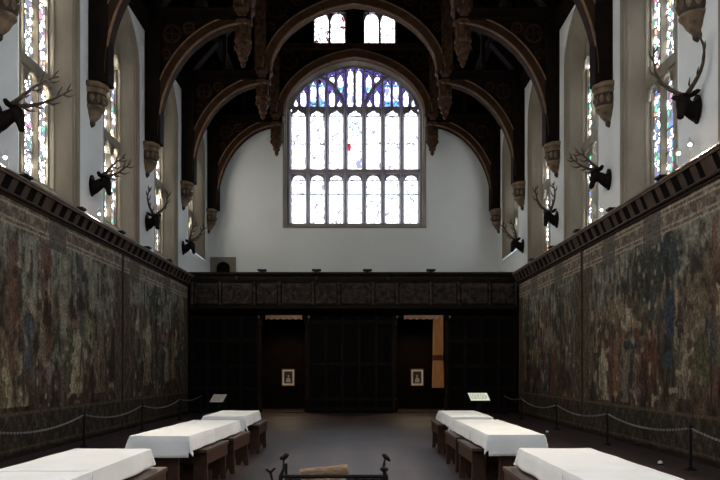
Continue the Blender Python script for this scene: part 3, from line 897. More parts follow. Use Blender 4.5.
Z0, Z1 = 0.06, 4.74
ROBES = [(0.075, 0.090, 0.100), (0.12, 0.065, 0.050), (0.18, 0.15, 0.095), (0.26, 0.25, 0.19), (0.075, 0.085, 0.060), (0.15, 0.095, 0.065), (0.06, 0.07, 0.082), (0.14, 0.135, 0.115), (0.05, 0.042, 0.034), (0.19, 0.17, 0.13)]
def paint_tapestry(y0, y1, ny, nz, seed, columns, trees, extra):
    rs = np.random.RandomState(seed)
    rnd = random.Random(seed)
    ys = np.linspace(y0, y1, ny)[None, :] * np.ones((nz, 1))
    zs = np.linspace(Z0, Z1, nz)[:, None] * np.ones((1, ny))
    Lm = y1 - y0
    n1 = vnoise(nz, ny, 4.7 * 2, Lm * 2, rs)
    n2 = vnoise(nz, ny, 4.7 * 5, Lm * 6, rs)
    n3 = vnoise(nz, ny, 4.7 * 10, Lm * 14, rs)
    img = np.zeros((nz, ny, 3))
    sky = np.array((0.150, 0.155, 0.135)); mid = np.array((0.105, 0.092, 0.070)); gnd = np.array((0.070, 0.052, 0.038))  # woven sky over earth, its tones also painting light that fades downwards
    hz = zs + (n1 - 0.5) * 1.3
    ws = smooth(2.9, 3.7, hz)[..., None]
    wg = 1 - smooth(1.0, 2.0, hz)[..., None]
    img[:] = mid
    img = img * (1 - ws) + sky * ws
    img = img * (1 - wg) + gnd * wg
    n4 = vnoise(nz, ny, 4.7 * 3.5, Lm * 8, rs)
    img *= np.clip(0.35 + 0.7 * n2 + 0.5 * (n3 - 0.5) + 0.7 * (n4 - 0.3), 0.25, 2)[..., None]
    def blend(mask, col):
        nonlocal img
        m = np.clip(mask, 0, 1)[..., None]
        img = img * (1 - m) + np.asarray(col) * m
    # columns and hangings
    for yc, w, z0, z1, col in columns:
        m = (1 - smooth(w * 0.8, w, np.abs(ys - yc))) * smooth(z0, z0 + 0.2, zs) * (1 - smooth(z1 - 0.1, z1, zs))
        blend(m * 0.8, np.array(col)[None, None, :] * (0.7 + 0.6 * n2)[..., None])
    # trees
    for yc, zc, ry, rz_, col in trees:
        r = np.sqrt(((ys - yc) / ry) ** 2 + ((zs - zc) / rz_) ** 2) + (n3 - 0.5) * 0.7
        blend((1 - smooth(0.75, 1.0, r)) * (0.5 + 0.5 * (n3 > 0.42)), np.array(col)[None, None, :] * (0.5 + 1.0 * n3)[..., None])
        m = (1 - smooth(0.06, 0.12, np.abs(ys - yc - 0.1 * np.sin(zs * 2)))) * (zs < zc)
        blend(m * (zs > 1.0) * 0.8, (0.035, 0.028, 0.02))
    # robed figures in rows, far ones first
    for row, (zb, hgt, cnt) in enumerate(((2.35, 0.75, 0.55), (1.75, 1.05, 0.75), (1.0, 1.55, 1.1))):
        for _ in range(int(Lm * cnt)):
            yc = rnd.uniform(y0 + 0.7, y1 - 0.7)
            b = zb + rnd.uniform(-0.15, 0.35)
            h = hgt * rnd.uniform(0.85, 1.1)
            tt = np.clip((zs - b) / h, 0, 1)
            w = h * (0.21 - 0.13 * tt ** 1.5) * rnd.uniform(0.85, 1.25)
            lean = rnd.uniform(-0.1, 0.1) * h
            dx = ys - yc - lean * tt + (n2 - 0.5) * 0.22 + (n3 - 0.5) * 0.14
            m = (1 - smooth(0.75, 1.0, np.abs(dx) / np.maximum(w, 1e-3))) * (zs > b) * (zs < b + h * 0.86)
            fold = 0.55 + 0.55 * np.abs(np.sin(dx * rnd.uniform(16, 26) + zs * rnd.uniform(-3, 3))) * (0.6 + 0.6 * n3)
            col = np.array(rnd.choice(ROBES)) * rnd.uniform(0.75, 1.15)
            blend(m * 0.88, col[None, None, :] * fold[..., None])
            if rnd.random() < 0.5:
                m2 = m * (np.abs(dx - 0.3 * w) < 0.35 * w) * (zs < b + h * 0.6)
                blend(m2 * 0.7, np.array(rnd.choice(ROBES))[None, None, :] * fold[..., None])
            hr = h * 0.075
            r = np.sqrt((ys - yc - lean) ** 2 + ((zs - b - h * 0.92)) ** 2)
            blend((1 - smooth(hr * 0.8, hr * 1.1, r)) * 0.8, (0.17, 0.13, 0.095))
            if rnd.random() < 0.6:
                az = b + h * rnd.uniform(0.5, 0.7)
                sg = rnd.choice((-1, 1))
                m = (np.abs(zs - az - 0.3 * sg * (ys - yc)) < 0.035 * h) * (sg * (ys - yc) > 0) * (sg * (ys - yc) < 0.33 * h)
                blend(m * 0.8, col * 1.3)
    for yc, zc, ry, rz_, col in extra:
        r = np.sqrt(((ys - yc + (n2 - 0.5) * 0.2) / ry) ** 2 + ((zs - zc) / rz_) ** 2) + (n3 - 0.5) * 0.3
        blend((1 - smooth(0.8, 1.0, r)) * 0.85, np.array(col)[None, None, :] * (0.6 + 0.7 * n3)[..., None])
    # borders
    def border(mask, coord, base, alt):
        patt = np.sin(coord * 13) * np.sin(zs * 15 + 1.1 * np.sin(ys * 5)) + (n3 - 0.5) * 1.2
        c = np.array(base)[None, None, :] * (0.8 + 0.35 * n2)[..., None]
        c = np.where((patt > 0.25)[..., None], np.array(alt)[None, None, :] * (0.8 + 0.4 * n2)[..., None], c)
        m = mask[..., None]
        nonlocal img
        img = img * (1 - m) + c * m
    side = ((ys < y0 + 0.62) | (ys > y1 - 0.62)).astype(float)
    border(side * 0.9, ys * 1.6, (0.070, 0.056, 0.042), (0.105, 0.085, 0.055))
    topm = (zs > 4.22).astype(float)
    border(topm, ys, (0.112, 0.102, 0.088), (0.165, 0.15, 0.13))
    botm = (zs < 0.78).astype(float)
    border(botm * 0.9, ys * 1.3, (0.040, 0.034, 0.026), (0.062, 0.055, 0.042))
    for zl in (4.24, 4.33, 4.58, 4.68):
        blend((np.abs(zs - zl) < 0.022) * 0.8, (0.28, 0.25, 0.205))
    for zl in (0.80, 0.16):
        blend((np.abs(zs - zl) < 0.025) * 0.8, (0.095, 0.08, 0.055))
    for yl in (y0 + 0.08, y0 + 0.6, y1 - 0.08, y1 - 0.6):
        blend((np.abs(ys - yl) < 0.028) * 0.6, (0.11, 0.085, 0.06))
    # repaired, plainer patches in the top border
    for q in extra[:2]:
        m = (np.abs(ys - q[0]) < 0.45) * (zs > 4.05)
        blend(m * 0.75, (0.085, 0.082, 0.076))
    # random small pale and dark strokes of the weaving in the storied field
    n5 = vnoise(nz, ny, 4.7 * 6, Lm * 7, rs)
    n6 = vnoise(nz, ny, 4.7 * 3, Lm * 6, rs)
    field = (zs > 0.85) * (zs < 3.9) * (ys > y0 + 0.65) * (ys < y1 - 0.65)
    blend(field * smooth(0.72, 0.86, n5) * smooth(0.35, 0.7, n1) * 0.75, (0.25, 0.22, 0.17))
    blend(field * smooth(0.70, 0.88, n6) * 0.75, (0.035, 0.028, 0.024))
    lum = img.mean(axis=2, keepdims=True)
    img = (lum + (img - lum) * 0.9) * np.array((1.08, 0.98, 0.90))
    img = 0.085 * np.power(np.clip(img, 0.001, 1) / 0.085, 1.3) * 0.80
    # edge binding
    for yl in (y0, y1):
        blend((np.abs(ys - yl) < 0.05) * 0.9, (0.02, 0.016, 0.013))
    return img

def tapestry_mat():
    m, nt, b = new_mat('woven wool tapestry')
    b.inputs['Roughness'].default_value = 0.95
    b.inputs['Specular IOR Level'].default_value = 0.15
    at = nt.nodes.new('ShaderNodeVertexColor')
    at.layer_name = 'weave'
    tc = nt.nodes.new('ShaderNodeTexCoord')
    n = nt.nodes.new('ShaderNodeTexNoise')
    n.inputs['Scale'].default_value = 17
    n.inputs['Detail'].default_value = 4
    nt.links.new(tc.outputs['Object'], n.inputs['Vector'])
    r = nt.nodes.new('ShaderNodeMapRange')
    r.inputs['From Min'].default_value = 0.3
    r.inputs['From Max'].default_value = 0.7
    r.inputs['To Min'].default_value = 0.5
    r.inputs['To Max'].default_value = 1.6
    nt.links.new(n.outputs['Fac'], r.inputs['Value'])
    mx = nt.nodes.new('ShaderNodeMix')
    mx.data_type = 'RGBA'
    mx.blend_type = 'MULTIPLY'
    mx.inputs[0].default_value = 1
    nt.links.new(at.outputs['Color'], mx.inputs[6])
    nt.links.new(r.outputs[0], mx.inputs[7])
    nt.links.new(mx.outputs[2], b.inputs['Base Color'])
    bp = nt.nodes.new('ShaderNodeBump')
    bp.inputs['Strength'].default_value = 0.3
    bp.inputs['Distance'].default_value = 0.01
    nt.links.new(n.outputs['Fac'], bp.inputs['Height'])
    nt.links.new(bp.outputs[0], b.inputs['Normal'])
    return m
M['tapestry'] = tapestry_mat()

def tapestry(P, y0, y1, label, seed, columns, trees, extra):
    ny, nz = int((y1 - y0) * 34), 150
    img = paint_tapestry(y0, y1, ny, nz, seed, columns, trees, extra)
    vs, fs = [], []
    for j in range(nz):
        z = Z0 + (Z1 - Z0) * j / (nz - 1)
        for i in range(ny):
            y = y0 + (y1 - y0) * i / (ny - 1)
            vs.append(P(y, z, -0.035 - 0.012 * math.sin(y * 5.3 + 0.4 * z) * (1.1 - 0.2 * z)))
    for j in range(nz - 1):
        for i in range(ny - 1):
            a = j * ny + i
            fs.append((a, a + 1, a + ny + 1, a + ny))
    me = bpy.data.meshes.new('tapestry')
    me.from_pydata(vs, [], fs)
    ca = me.color_attributes.new('weave', 'FLOAT_COLOR', 'POINT')
    flat = np.ones((nz * ny, 4), dtype=np.float32)
    flat[:, :3] = np.clip(img.reshape(-1, 3), 0, 1)
    ca.data.foreach_set('color', flat.ravel())
    me.materials.append(M['tapestry'])
    for p in me.polygons:
        p.use_smooth = True
    o = bpy.data.objects.new('tapestry', me)
    C.objects.link(o)
    so = o.modifiers.new('thickness', 'SOLIDIFY')
    so.thickness = 0.012
    so.offset = 0
    return tag(o, label, 'tapestry', 'woven wall tapestries')

GREY, DRED, PALE, BLU = (0.165, 0.17, 0.145), (0.105, 0.062, 0.048), (0.25, 0.24, 0.19), (0.075, 0.09, 0.105)
tapestry(PL, 11.0, 19.86, 'large dark woven tapestry of robed figures and columns nearest on the left wall', 11,
         [(13.6, 0.22, 1.2, 4.0, DRED), (14.25, 0.33, 2.6, 4.2, GREY), (15.0, 0.28, 1.2, 4.2, DRED), (15.9, 0.25, 2.2, 4.2, GREY), (16.8, 0.22, 1.5, 4.2, (0.06, 0.07, 0.075)), (17.8, 0.45, 2.9, 4.2, GREY)],
         [(12.3, 3.4, 0.5, 0.6, (0.05, 0.06, 0.04))],
         [(15.6, 1.9, 0.3, 0.3, (0.14, 0.14, 0.12)), (12.0, 2.0, 0.3, 0.5, PALE), (14.2, 2.1, 0.22, 0.65, BLU), (16.7, 1.4, 0.22, 0.42, (0.22, 0.20, 0.14)), (15.2, 1.55, 0.16, 0.3, (0.16, 0.16, 0.15)), (17.4, 2.5, 0.3, 0.35, (0.17, 0.17, 0.12))])
tapestry(PL, 19.92, 27.5, 'smaller-looking dark tapestry on the left wall running up to the gallery corner', 23,
         [(25.8, 0.3, 1.0, 3.5, DRED)],
         [(23.2, 3.7, 0.9, 0.5, (0.035, 0.05, 0.05)), (25.6, 3.1, 0.6, 0.7, (0.06, 0.055, 0.04))],
         [(21.0, 3.7, 0.6, 0.3, GREY), (24.5, 3.4, 0.6, 0.3, GREY), (21.3, 2.2, 0.3, 0.6, (0.10, 0.11, 0.09)), (23.5, 1.8, 0.35, 0.5, (0.09, 0.085, 0.07)), (22.3, 2.6, 0.35, 0.3, PALE)])
tapestry(PR, 11.0, 19.66, 'large dark tapestry with a leafy tree and blue-robed figure nearest on the right wall', 37,
         [(12.35, 0.12, 0.9, 4.2, DRED)],
         [(15.2, 3.55, 1.05, 0.75, (0.040, 0.046, 0.036)), (14.2, 3.75, 0.55, 0.55, (0.035, 0.048, 0.055)), (11.6, 3.2, 0.5, 0.9, (0.045, 0.055, 0.035))],
         [(15.0, 4.2, 0.2, 0.1, GREY), (17.6, 4.2, 0.2, 0.1, GREY), (14.15, 2.35, 0.28, 0.85, (0.040, 0.060, 0.085)), (15.1, 1.8, 0.34, 0.7, (0.10, 0.05, 0.035)), (17.2, 2.95, 0.7, 0.3, (0.14, 0.12, 0.085)), (16.4, 2.7, 0.35, 0.3, PALE), (16.2, 2.15, 0.5, 0.12, (0.03, 0.045, 0.065)), (13.0, 2.6, 0.5, 0.45, (0.13, 0.11, 0.08)), (12.8, 1.7, 0.4, 0.5, (0.085, 0.085, 0.05))])
tapestry(PR, 19.74, 27.4, 'dim tapestry of pale grouped figures on the right wall ending at the gallery', 51,
         [(20.6, 0.15, 1.0, 4.1, (0.06, 0.07, 0.075))],
         [(26.0, 3.2, 0.7, 0.9, (0.055, 0.06, 0.045)), (21.8, 3.5, 0.5, 0.6, (0.05, 0.055, 0.045))],
         [(22.0, 4.2, 0.2, 0.1, GREY), (25.0, 4.2, 0.2, 0.1, GREY), (23.9, 3.3, 0.4, 0.35, (0.12, 0.075, 0.05)), (23.2, 2.6, 0.9, 0.35, (0.15, 0.14, 0.11)), (24.0, 2.1, 0.8, 0.3, (0.14, 0.10, 0.07))])

# ------------------------------------------------------------------ gallery screen
XS = lambda px: (px - 358) * YS / 750
ZS_ = lambda py: 1.6 + (370 - py) * YS / 750
scr = thing('gallery_screen', 'nearly black carved oak gallery screen across the hall below the great window', 'wooden screen', (0, YS, 0))
sx0, sx1 = XL + 0.02, XR - 0.02
OL = (XS(259), XS(305)); OR_ = (XS(397), XS(447))
ZLN = 3.62
# lower screen wall, set back under the gallery front
YB = 0.42
def panelled(name, x0, x1, z0, z1, cols, rows):
    p = MB().box(x0, x1, YB + 0.05, YB + 0.14, z0, z1).build(name, M['screen'], scr)
    g = MB()
    for i in range(cols + 1):
        x = x0 + (x1 - x0) * i / cols
        g.box(max(x0, x - 0.06), min(x1, x + 0.06), YB, YB + 0.07, z0, z1)
    for z in rows:
        g.box(x0, x1, YB + 0.005, YB + 0.07, z - 0.07, z + 0.07)
    g.build('stile_frame', M['screen_stile'], p, bevel=0.012)
    return p
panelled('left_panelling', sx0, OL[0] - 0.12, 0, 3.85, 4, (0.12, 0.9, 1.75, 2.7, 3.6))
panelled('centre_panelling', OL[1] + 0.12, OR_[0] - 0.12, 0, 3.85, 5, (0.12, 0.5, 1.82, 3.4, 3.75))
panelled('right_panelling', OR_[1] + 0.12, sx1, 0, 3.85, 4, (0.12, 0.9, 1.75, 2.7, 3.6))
for x0, x1 in (OL, OR_):
    MB().box(x0 - 0.12, x1 + 0.12, YB + 0.02, YB + 0.16, ZLN + 0.02, 3.85).build('lintel', M['screen_rail'], scr)
    for x in (x0 - 0.06, x1 + 0.06):
        MB().lathe([(0.12, 0), (0.12, 0.5), (0.09, 0.55), (0.085, 3.2), (0.12, 3.25), (0.12, 3.64)], x, YB + 0.05, 12).build('post', M['screen_rail'], scr)
# coving under the gallery floor and the gallery floor itself
cv = [(0.0, 3.92)] + [(0.0 + 0.42 * (1 - math.cos(q)), 3.92 - 0.28 * math.sin(q)) for q in [PI / 2 * i / 8 for i in range(1, 9)]] + [(0.5, 3.95)]
MB().prism(cv, lambda a, b, d: (d, a, b), sx0, sx1).build('coving', M['screen'], scr)
MB().box(sx0, sx1, 0.1, YE - YS - 0.02, 3.86, 4.0).build('gallery_floor', M['screen'], scr)
# parapet
MB().box(sx0, sx1, 0.0, 0.10, 3.9, 5.15).build('parapet_board', M['screen'], scr)
MB().box(sx0, sx1, -0.06, 0.14, 5.08, 5.20).tube([(sx0, -0.06, 5.12), (sx1, -0.06, 5.12)], 0.04, 8).build('top_rail', M['screen_rail'], scr, bevel=0.01)
MB().box(sx0, sx1, -0.03, 0.02, 4.90, 5.06).build('frieze', M['screen_rail'], scr)
MB().box(sx0, sx1, -0.04, 0.02, 4.82, 4.88).build('upper_moulding', M['screen_rail'], scr, bevel=0.012)
MB().box(sx0, sx1, -0.06, 0.02, 3.86, 4.0).tube([(sx0, -0.06, 3.98), (sx1, -0.06, 3.98)], 0.03, 8).build('bottom_rail', M['screen_rail'], scr, bevel=0.012)
pp = [192, 220, 254.5, 279.5, 313, 339, 373, 397, 431, 459, 490, 516]
for i, px_ in enumerate(pp):
    x = XS(px_)
    MB().lathe([(0.05, 4.0), (0.07, 4.05), (0.045, 4.12), (0.06, 4.3), (0.045, 4.45), (0.07, 4.62), (0.05, 4.7), (0.07, 4.8), (0.07, 4.83)], x, -0.02, 10).build('baluster', M['screen_carving'], scr, smooth=True)
rs_ = random.Random(4)
for a, b in zip(pp[:-1], pp[1:]):
    x0, x1 = XS(a) + 0.09, XS(b) - 0.09
    p = MB().box(x0, x1, -0.012, 0.01, 4.05, 4.80).build('carved_panel', M['screen_carving'], scr)
    c = MB()
    xm, zm = (x0 + x1) / 2, 4.42
    wv = (x1 - x0) / 2
    c.tube([(xm + 0.15 * math.cos(q), -0.02, zm + 0.2 * math.sin(q)) for q in [2 * PI * i / 14 for i in range(15)]], 0.03, 6, cap=False)
    c.lathe([(0, zm + 0.12), (0.06, zm + 0.06), (0.07, zm - 0.03), (0, zm - 0.13)], xm, -0.01, 8)
    for s in (-1, 1):
        for zz in (-1, 1):
            cx_ = xm + s * min(wv * 0.62, 0.36)
            c.tube([(cx_ + s * (0.14 - 0.015 * k) * math.cos(k * 0.7) * 0.9, -0.02, zm + zz * (0.16 + (0.14 - 0.013 * k) * math.sin(k * 0.7))) for k in range(9)], 0.022, 6)
            c.tube([(xm + s * 0.12, -0.02, zm + zz * 0.14), (xm + s * 0.22, -0.02, zm + zz * 0.25), (cx_ + s * 0.05, -0.02, zm + zz * 0.05)], [0.03, 0.025, 0.01], 6)
    c.build('arabesque', M['screen_carving'], p, smooth=True)
for px_ in (237, 316, 388, 461):
    MB().lathe([(0.0, 5.06), (0.06, 5.03), (0.07, 4.98), (0.05, 4.92), (0.0, 4.90)], XS(px_), -0.04, 10).build('boss', M['screen_carving'], scr, smooth=True)

# passage behind the screen
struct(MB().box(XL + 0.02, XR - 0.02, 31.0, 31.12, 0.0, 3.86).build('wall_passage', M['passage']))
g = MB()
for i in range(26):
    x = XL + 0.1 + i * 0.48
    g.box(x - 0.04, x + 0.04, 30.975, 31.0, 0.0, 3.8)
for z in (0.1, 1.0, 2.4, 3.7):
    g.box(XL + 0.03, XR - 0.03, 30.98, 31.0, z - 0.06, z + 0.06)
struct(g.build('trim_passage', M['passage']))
for k, (x0, x1) in enumerate((OL, OR_)):
    struct(MB().box(x0, x1, YS + 0.36, YS + 0.75, 0.0, 0.05).build('trim_threshold_%d' % (k + 1), M['bench_wood'], bevel=0.01))

for nm, xa, xb in (('left', XL, XL + 0.05), ('right', XR - 0.05, XR)):
    struct(MB().box(xa, xb, 27.48, 31.0, 0.0, 4.85).build('trim_%s_return' % nm, M['screen']))
    struct(MB().box(xa, xb, 2.0, 27.48, 0.0, 0.10).build('baseboard_' + nm, M['screen_rail']))

# pelmets, rods, curtain
def pelmet(xa, xb, label):
    t = thing('pelmet', label, 'pelmet', ((xa + xb) / 2, YS + 0.30, 0), 0, 'pelmets over the two screen openings')
    w = (xb - xa) / 2
    z1, z0 = ZS_(314.6), ZS_(319.2)
    p = MB()
    n = 48
    A, B = [], []
    for i in range(n + 1):
        x = -w + 2 * w * i / n
        yv = -0.03 - 0.012 * math.sin(i * 1.1)
        A.append((x, yv, z1))
        B.append((x, yv - 0.01, z0 + 0.03 * abs(math.sin(PI * i / 8)) * 1.0))
    p.strip(A, B, closed=False)
    p.strip([(a[0], a[1] + 0.02, a[2]) for a in A], [(b[0], b[1] + 0.02, b[2]) for b in B], closed=False)
    p.build('cloth', M['pelmet'], t, smooth=True)
    MB().tube([(-w - 0.24, 0.0, z1 - 0.06), (w + 0.22, 0.0, z1 - 0.06)], 0.018, 8).build('rod', M['iron'], t)
    for s in (-1, 1):
        MB().lathe([(0.01, z1 - 0.12), (0.035, z1 - 0.10), (0.045, z1 - 0.06), (0.03, z1 - 0.02), (0.0, z1)], s * (w + 0.25), 0, 10).build('finial', M['brass'], t, smooth=True)
    return t
pelmet(XS(264.5), XS(301.5), 'plain pinkish pelmet over the left opening of the dark screen')
pelmet(XS(404.5), XS(444), 'scalloped pinkish pelmet over the right opening, above the ochre curtain')
cu = thing('curtain', 'long ochre curtain hanging in the right opening of the dark screen', 'curtain', (XS(440), YS + 0.36, 0))
def curtain_strip(z0, z1, wfun, name, m, parent, off=0.0, n=36, nz=16):
    mb = MB()
    for sgn in (0.0, 0.015):
        rows = []
        for j in range(nz + 1):
            z = z0 + (z1 - z0) * j / nz
            w0, w1 = wfun(z)
            rows.append([(w0 + (w1 - w0) * i / n, 0.03 * math.sin(i * 1.25 + 0.3 * z) + sgn - off, z) for i in range(n + 1)])
        for A, B in zip(rows[:-1], rows[1:]):
            mb.strip(A, B, closed=False)
    return mb.build(name, m, parent, smooth=True)
zt_, zm_, zb_c = ZS_(318), ZS_(357.5), ZS_(388)
def wf(z):
    t_ = (z - zb_c) / (zt_ - zb_c)
    return -0.26 + 0.05 * t_, 0.20 - 0.04 * t_ - 0.03 * math.exp(-((z - zm_) / 0.2) ** 2)
cb_ = curtain_strip(zb_c, zt_, wf, 'drape', M['curtain'], cu)
curtain_strip(zm_ - 0.1, zm_ + 0.1, lambda z: (wf(z)[0] - 0.01, wf(z)[1] + 0.01), 'tie_band', M['curtain_band'], cu, off=0.03, nz=3)

# warm lamps on the passage ceiling, just inside each opening
for nm, xp in (('left', (OL[0] + OL[1]) / 2), ('right', (OR_[0] + OR_[1]) / 2)):
    t = thing('passage_lamp', 'warm lamp under the gallery ceiling behind the %s screen opening' % nm, 'ceiling lamp', (xp, 29.4, 3.86))
    MB().lathe([(0.11, 0.0), (0.11, -0.02), (0.04, -0.03), (0.04, -0.06), (0.12, -0.08), (0.14, -0.14)], 0, 0, 16).build('fitting', M['brass'], t)
    MB().lathe([(0.13, -0.141), (0.11, -0.16), (0.0, -0.17)], 0, 0, 16).build('lens', M['bulb'], t)
    ld = bpy.data.lights.new('passage_light', 'SPOT')
    ld.energy = PASSAGE_W
    ld.color = (1.0, 0.72, 0.45)
    ld.spot_size = math.radians(150)
    ld.spot_blend = 0.6
    ld.shadow_soft_size = 0.12
    lo = bpy.data.objects.new('passage_light', ld)
    C.objects.link(lo)
    lo.parent = t
    lo.location = (0, 0, -0.2)

# framed portraits in the passage
def picture(px_, label, flip):
    Y = 30.94
    x = (px_ - 358) * Y / 750
    zc = 1.6 + (370 - 377.5) * Y / 750
    t = thing('framed_picture', label, 'framed picture', (x, Y, zc), 0, 'framed portraits in the passage')
    w, h = 0.27, 0.355
    fr_ = MB()
    for a, b, c, d in ((-w, -w + 0.035, -h, h), (w - 0.035, w, -h, h), (-w, w, -h, -h + 0.035), (-w, w, h - 0.035, h)):
        fr_.box(a, b, -0.02, 0.02, c, d)
    fr_.build('frame', M['frame'], t, bevel=0.006)
    MB().box(-w + 0.03, w - 0.03, 0.0, 0.012, -h + 0.03, h - 0.03).build('mount', M['mount'], t)
    MB().box(-w + 0.095, w - 0.095, -0.004, 0.002, -h + 0.11, h - 0.10).build('print', M['print'], t)
    b_ = MB()
    b_.prism([(flip * 0.01 + 0.035 * math.cos(q), 0.06 + 0.048 * math.sin(q)) for q in [2 * PI * i / 14 for i in range(14)]], XZ, -0.008, -0.003)
    b_.prism([(-0.10, -0.2), (0.10, -0.2), (0.085, -0.06), (0.03, 0.0), (-0.03, 0.0), (-0.08, -0.06)], XZ, -0.0075, -0.004)
    b_.build('sitter', M['skin_print'], t)
    return t
picture(288.3, 'small brown framed portrait with white mount, seen through the left screen opening', 1)
picture(417.2, 'small brown framed portrait with white mount, seen through the right screen opening', -1)

# ------------------------------------------------------------------ floodlights and bracket lamps
def make_flood():
    t = thing('floodlight', '', 'floodlight', (0, 0, 0))
    MB().box(-0.17, 0.17, -0.12, 0.12, 0.05, 0.11).build('housing', M['black'], t, bevel=0.02)
    fn = MB()
    for i in range(7):
        y = -0.09 + 0.03 * i
        fn.box(-0.13, 0.13, y - 0.006, y + 0.006, 0.03, 0.05)
    fn.build('cooling_fins', M['black'], t)
    MB().box(-0.04, 0.04, -0.04, 0.04, 0.0, 0.05).build('foot', M['black'], t)
    return t
fl0 = make_flood()
fl_first = True
OR5 = ['nearest', 'second', 'third', 'fourth', 'farthest']
spots = []
for i, y in enumerate((13.7, 16.4, 19.2, 21.6, 24.1)):
    spots.append(((XL + 0.14, y, 5.045), 0.0, '%s flat black floodlight lying on the left cornice' % OR5[i], 'floodlights on the cornices'))
for i, y in enumerate((14.1, 16.9, 19.5, 22.1, 24.6)):
    spots.append(((XR - 0.14, y, 5.14), 0.0, '%s flat black floodlight lying on the right cornice' % OR5[i], 'floodlights on the cornices'))
for i, px_ in enumerate((262, 316.5, 367.5, 431)):
    spots.append(((XS(px_), YS + 0.04, 5.2), 0.0, '%s black floodlight from the left on the gallery top rail' % ['first', 'second', 'third', 'fourth'][i], 'floodlights on the gallery rail'))
for loc, rz, lab, grp in spots:
    if fl_first:
        fl0.location = loc
        fl0.rotation_euler = (0, 0, rz)
        tag(fl0, lab, 'floodlight', grp)
        fl_first = False
    else:
        dup(fl0, loc, rz, lab, grp)

def bracket_lamp(x, y, z, s, label, power, aim=None, col=(1.0, 0.86, 0.66)):
    """small white spot on a bent arm, fixed behind the cornice; s points into the room"""
    t = thing('bracket_spotlight', label, 'spotlight', (x, y, z), 0, 'small white spotlights above the cornices')
    MB().tube([(0, 0.35, -0.12), (0, 0.35, 0.10), (s * 0.02, 0.28, 0.13), (s * 0.10, 0.05, 0.12), (s * 0.12, 0, 0.06)], 0.012, 6).build('arm', M['white_lamp'], t)
    MB().tube([(s * 0.10, 0.05, 0.06), (s * 0.13, -0.03, 0.0), (s * 0.15, -0.08, -0.04)], [0.03, 0.055, 0.06], 10).build('lamp_head', M['white_lamp'], t, smooth=True)
    MB().tube([(s * 0.151, -0.082, -0.042), (s * 0.156, -0.094, -0.05)], [0.036, 0.028], 10).build('lens', M['bulb'], t)
    if power:
        ld = bpy.data.lights.new('spot_beam', 'SPOT')
        ld.energy = power
        ld.color = col
        ld.spot_size = math.radians(75)
        ld.spot_blend = 0.8
        ld.shadow_soft_size = 0.05
        lo = bpy.data.objects.new('spot_beam', ld)
        C.objects.link(lo)
        lo.parent = t
        lo.location = (s * 0.17, -0.13, -0.06)
        d = Vector(aim) - Vector((x + s * 0.17, y - 0.13, z - 0.06))
        lo.rotation_euler = d.to_track_quat('-Z', 'Y').to_euler()
    return t
bracket_lamp(XL + 0.05, 13.0, 5.30, 1, 'small white spotlight above the left cornice at the photo edge', LAMP_W * 18, (-2.4, 7.0, 0.8))
bracket_lamp(XL + 0.05, 17.7, 5.30, 1, 'small white spotlight above the left cornice under the second deer head', LAMP_W * 14, (-2.4, 11.5, 0.8))
bracket_lamp(XR - 0.05, 13.0, 5.52, -1, 'nearer of two close white spotlights on the right wall under the largest deer head', LAMP_W * 18, (2.0, 7.0, 0.8))
bracket_lamp(XR - 0.05, 13.45, 5.50, -1, 'farther of two close white spotlights on the right wall under the largest deer head', LAMP_W * 14, (2.0, 11.0, 0.8))
bracket_lamp(XR - 0.05, 17.7, 5.40, -1, 'small white spotlight above the right cornice under the second deer head', LAMP_W * 12, (2.0, 14.0, 0.8))

# ------------------------------------------------------------------ tables, cloths, benches
TT = 0.765
def table(x0, x1, y0, y1, label, rz=0.0):
    t = thing('trestle_table', label, 'table', ((x0 + x1) / 2, (y0 + y1) / 2, 0), rz, 'trestle tables in two rows')
    w, l = (x1 - x0) / 2, (y1 - y0) / 2
    MB().box(-w, w, -l, l, TT - 0.05, TT).build('tabletop', M['table_wood'], t, bevel=0.006)
    for s in (-1, 1):
        poly = [(-w * 0.66, 0.0), (w * 0.66, 0.0), (w * 0.62, 0.12), (w * 0.54, 0.2), (w * 0.54, 0.58), (w * 0.7, TT - 0.05), (-w * 0.7, TT - 0.05), (-w * 0.54, 0.58), (-w * 0.54, 0.2), (-w * 0.62, 0.12)]
        MB().prism(poly, XZ, s * (l - 0.18) - 0.03, s * (l - 0.18) + 0.03).build('leg', M['table_wood'], t, bevel=0.008)
    MB().box(-0.04, 0.04, -l + 0.1, l - 0.1, 0.2, 0.3).build('stretcher', M['table_wood'], t, bevel=0.008)
    return t

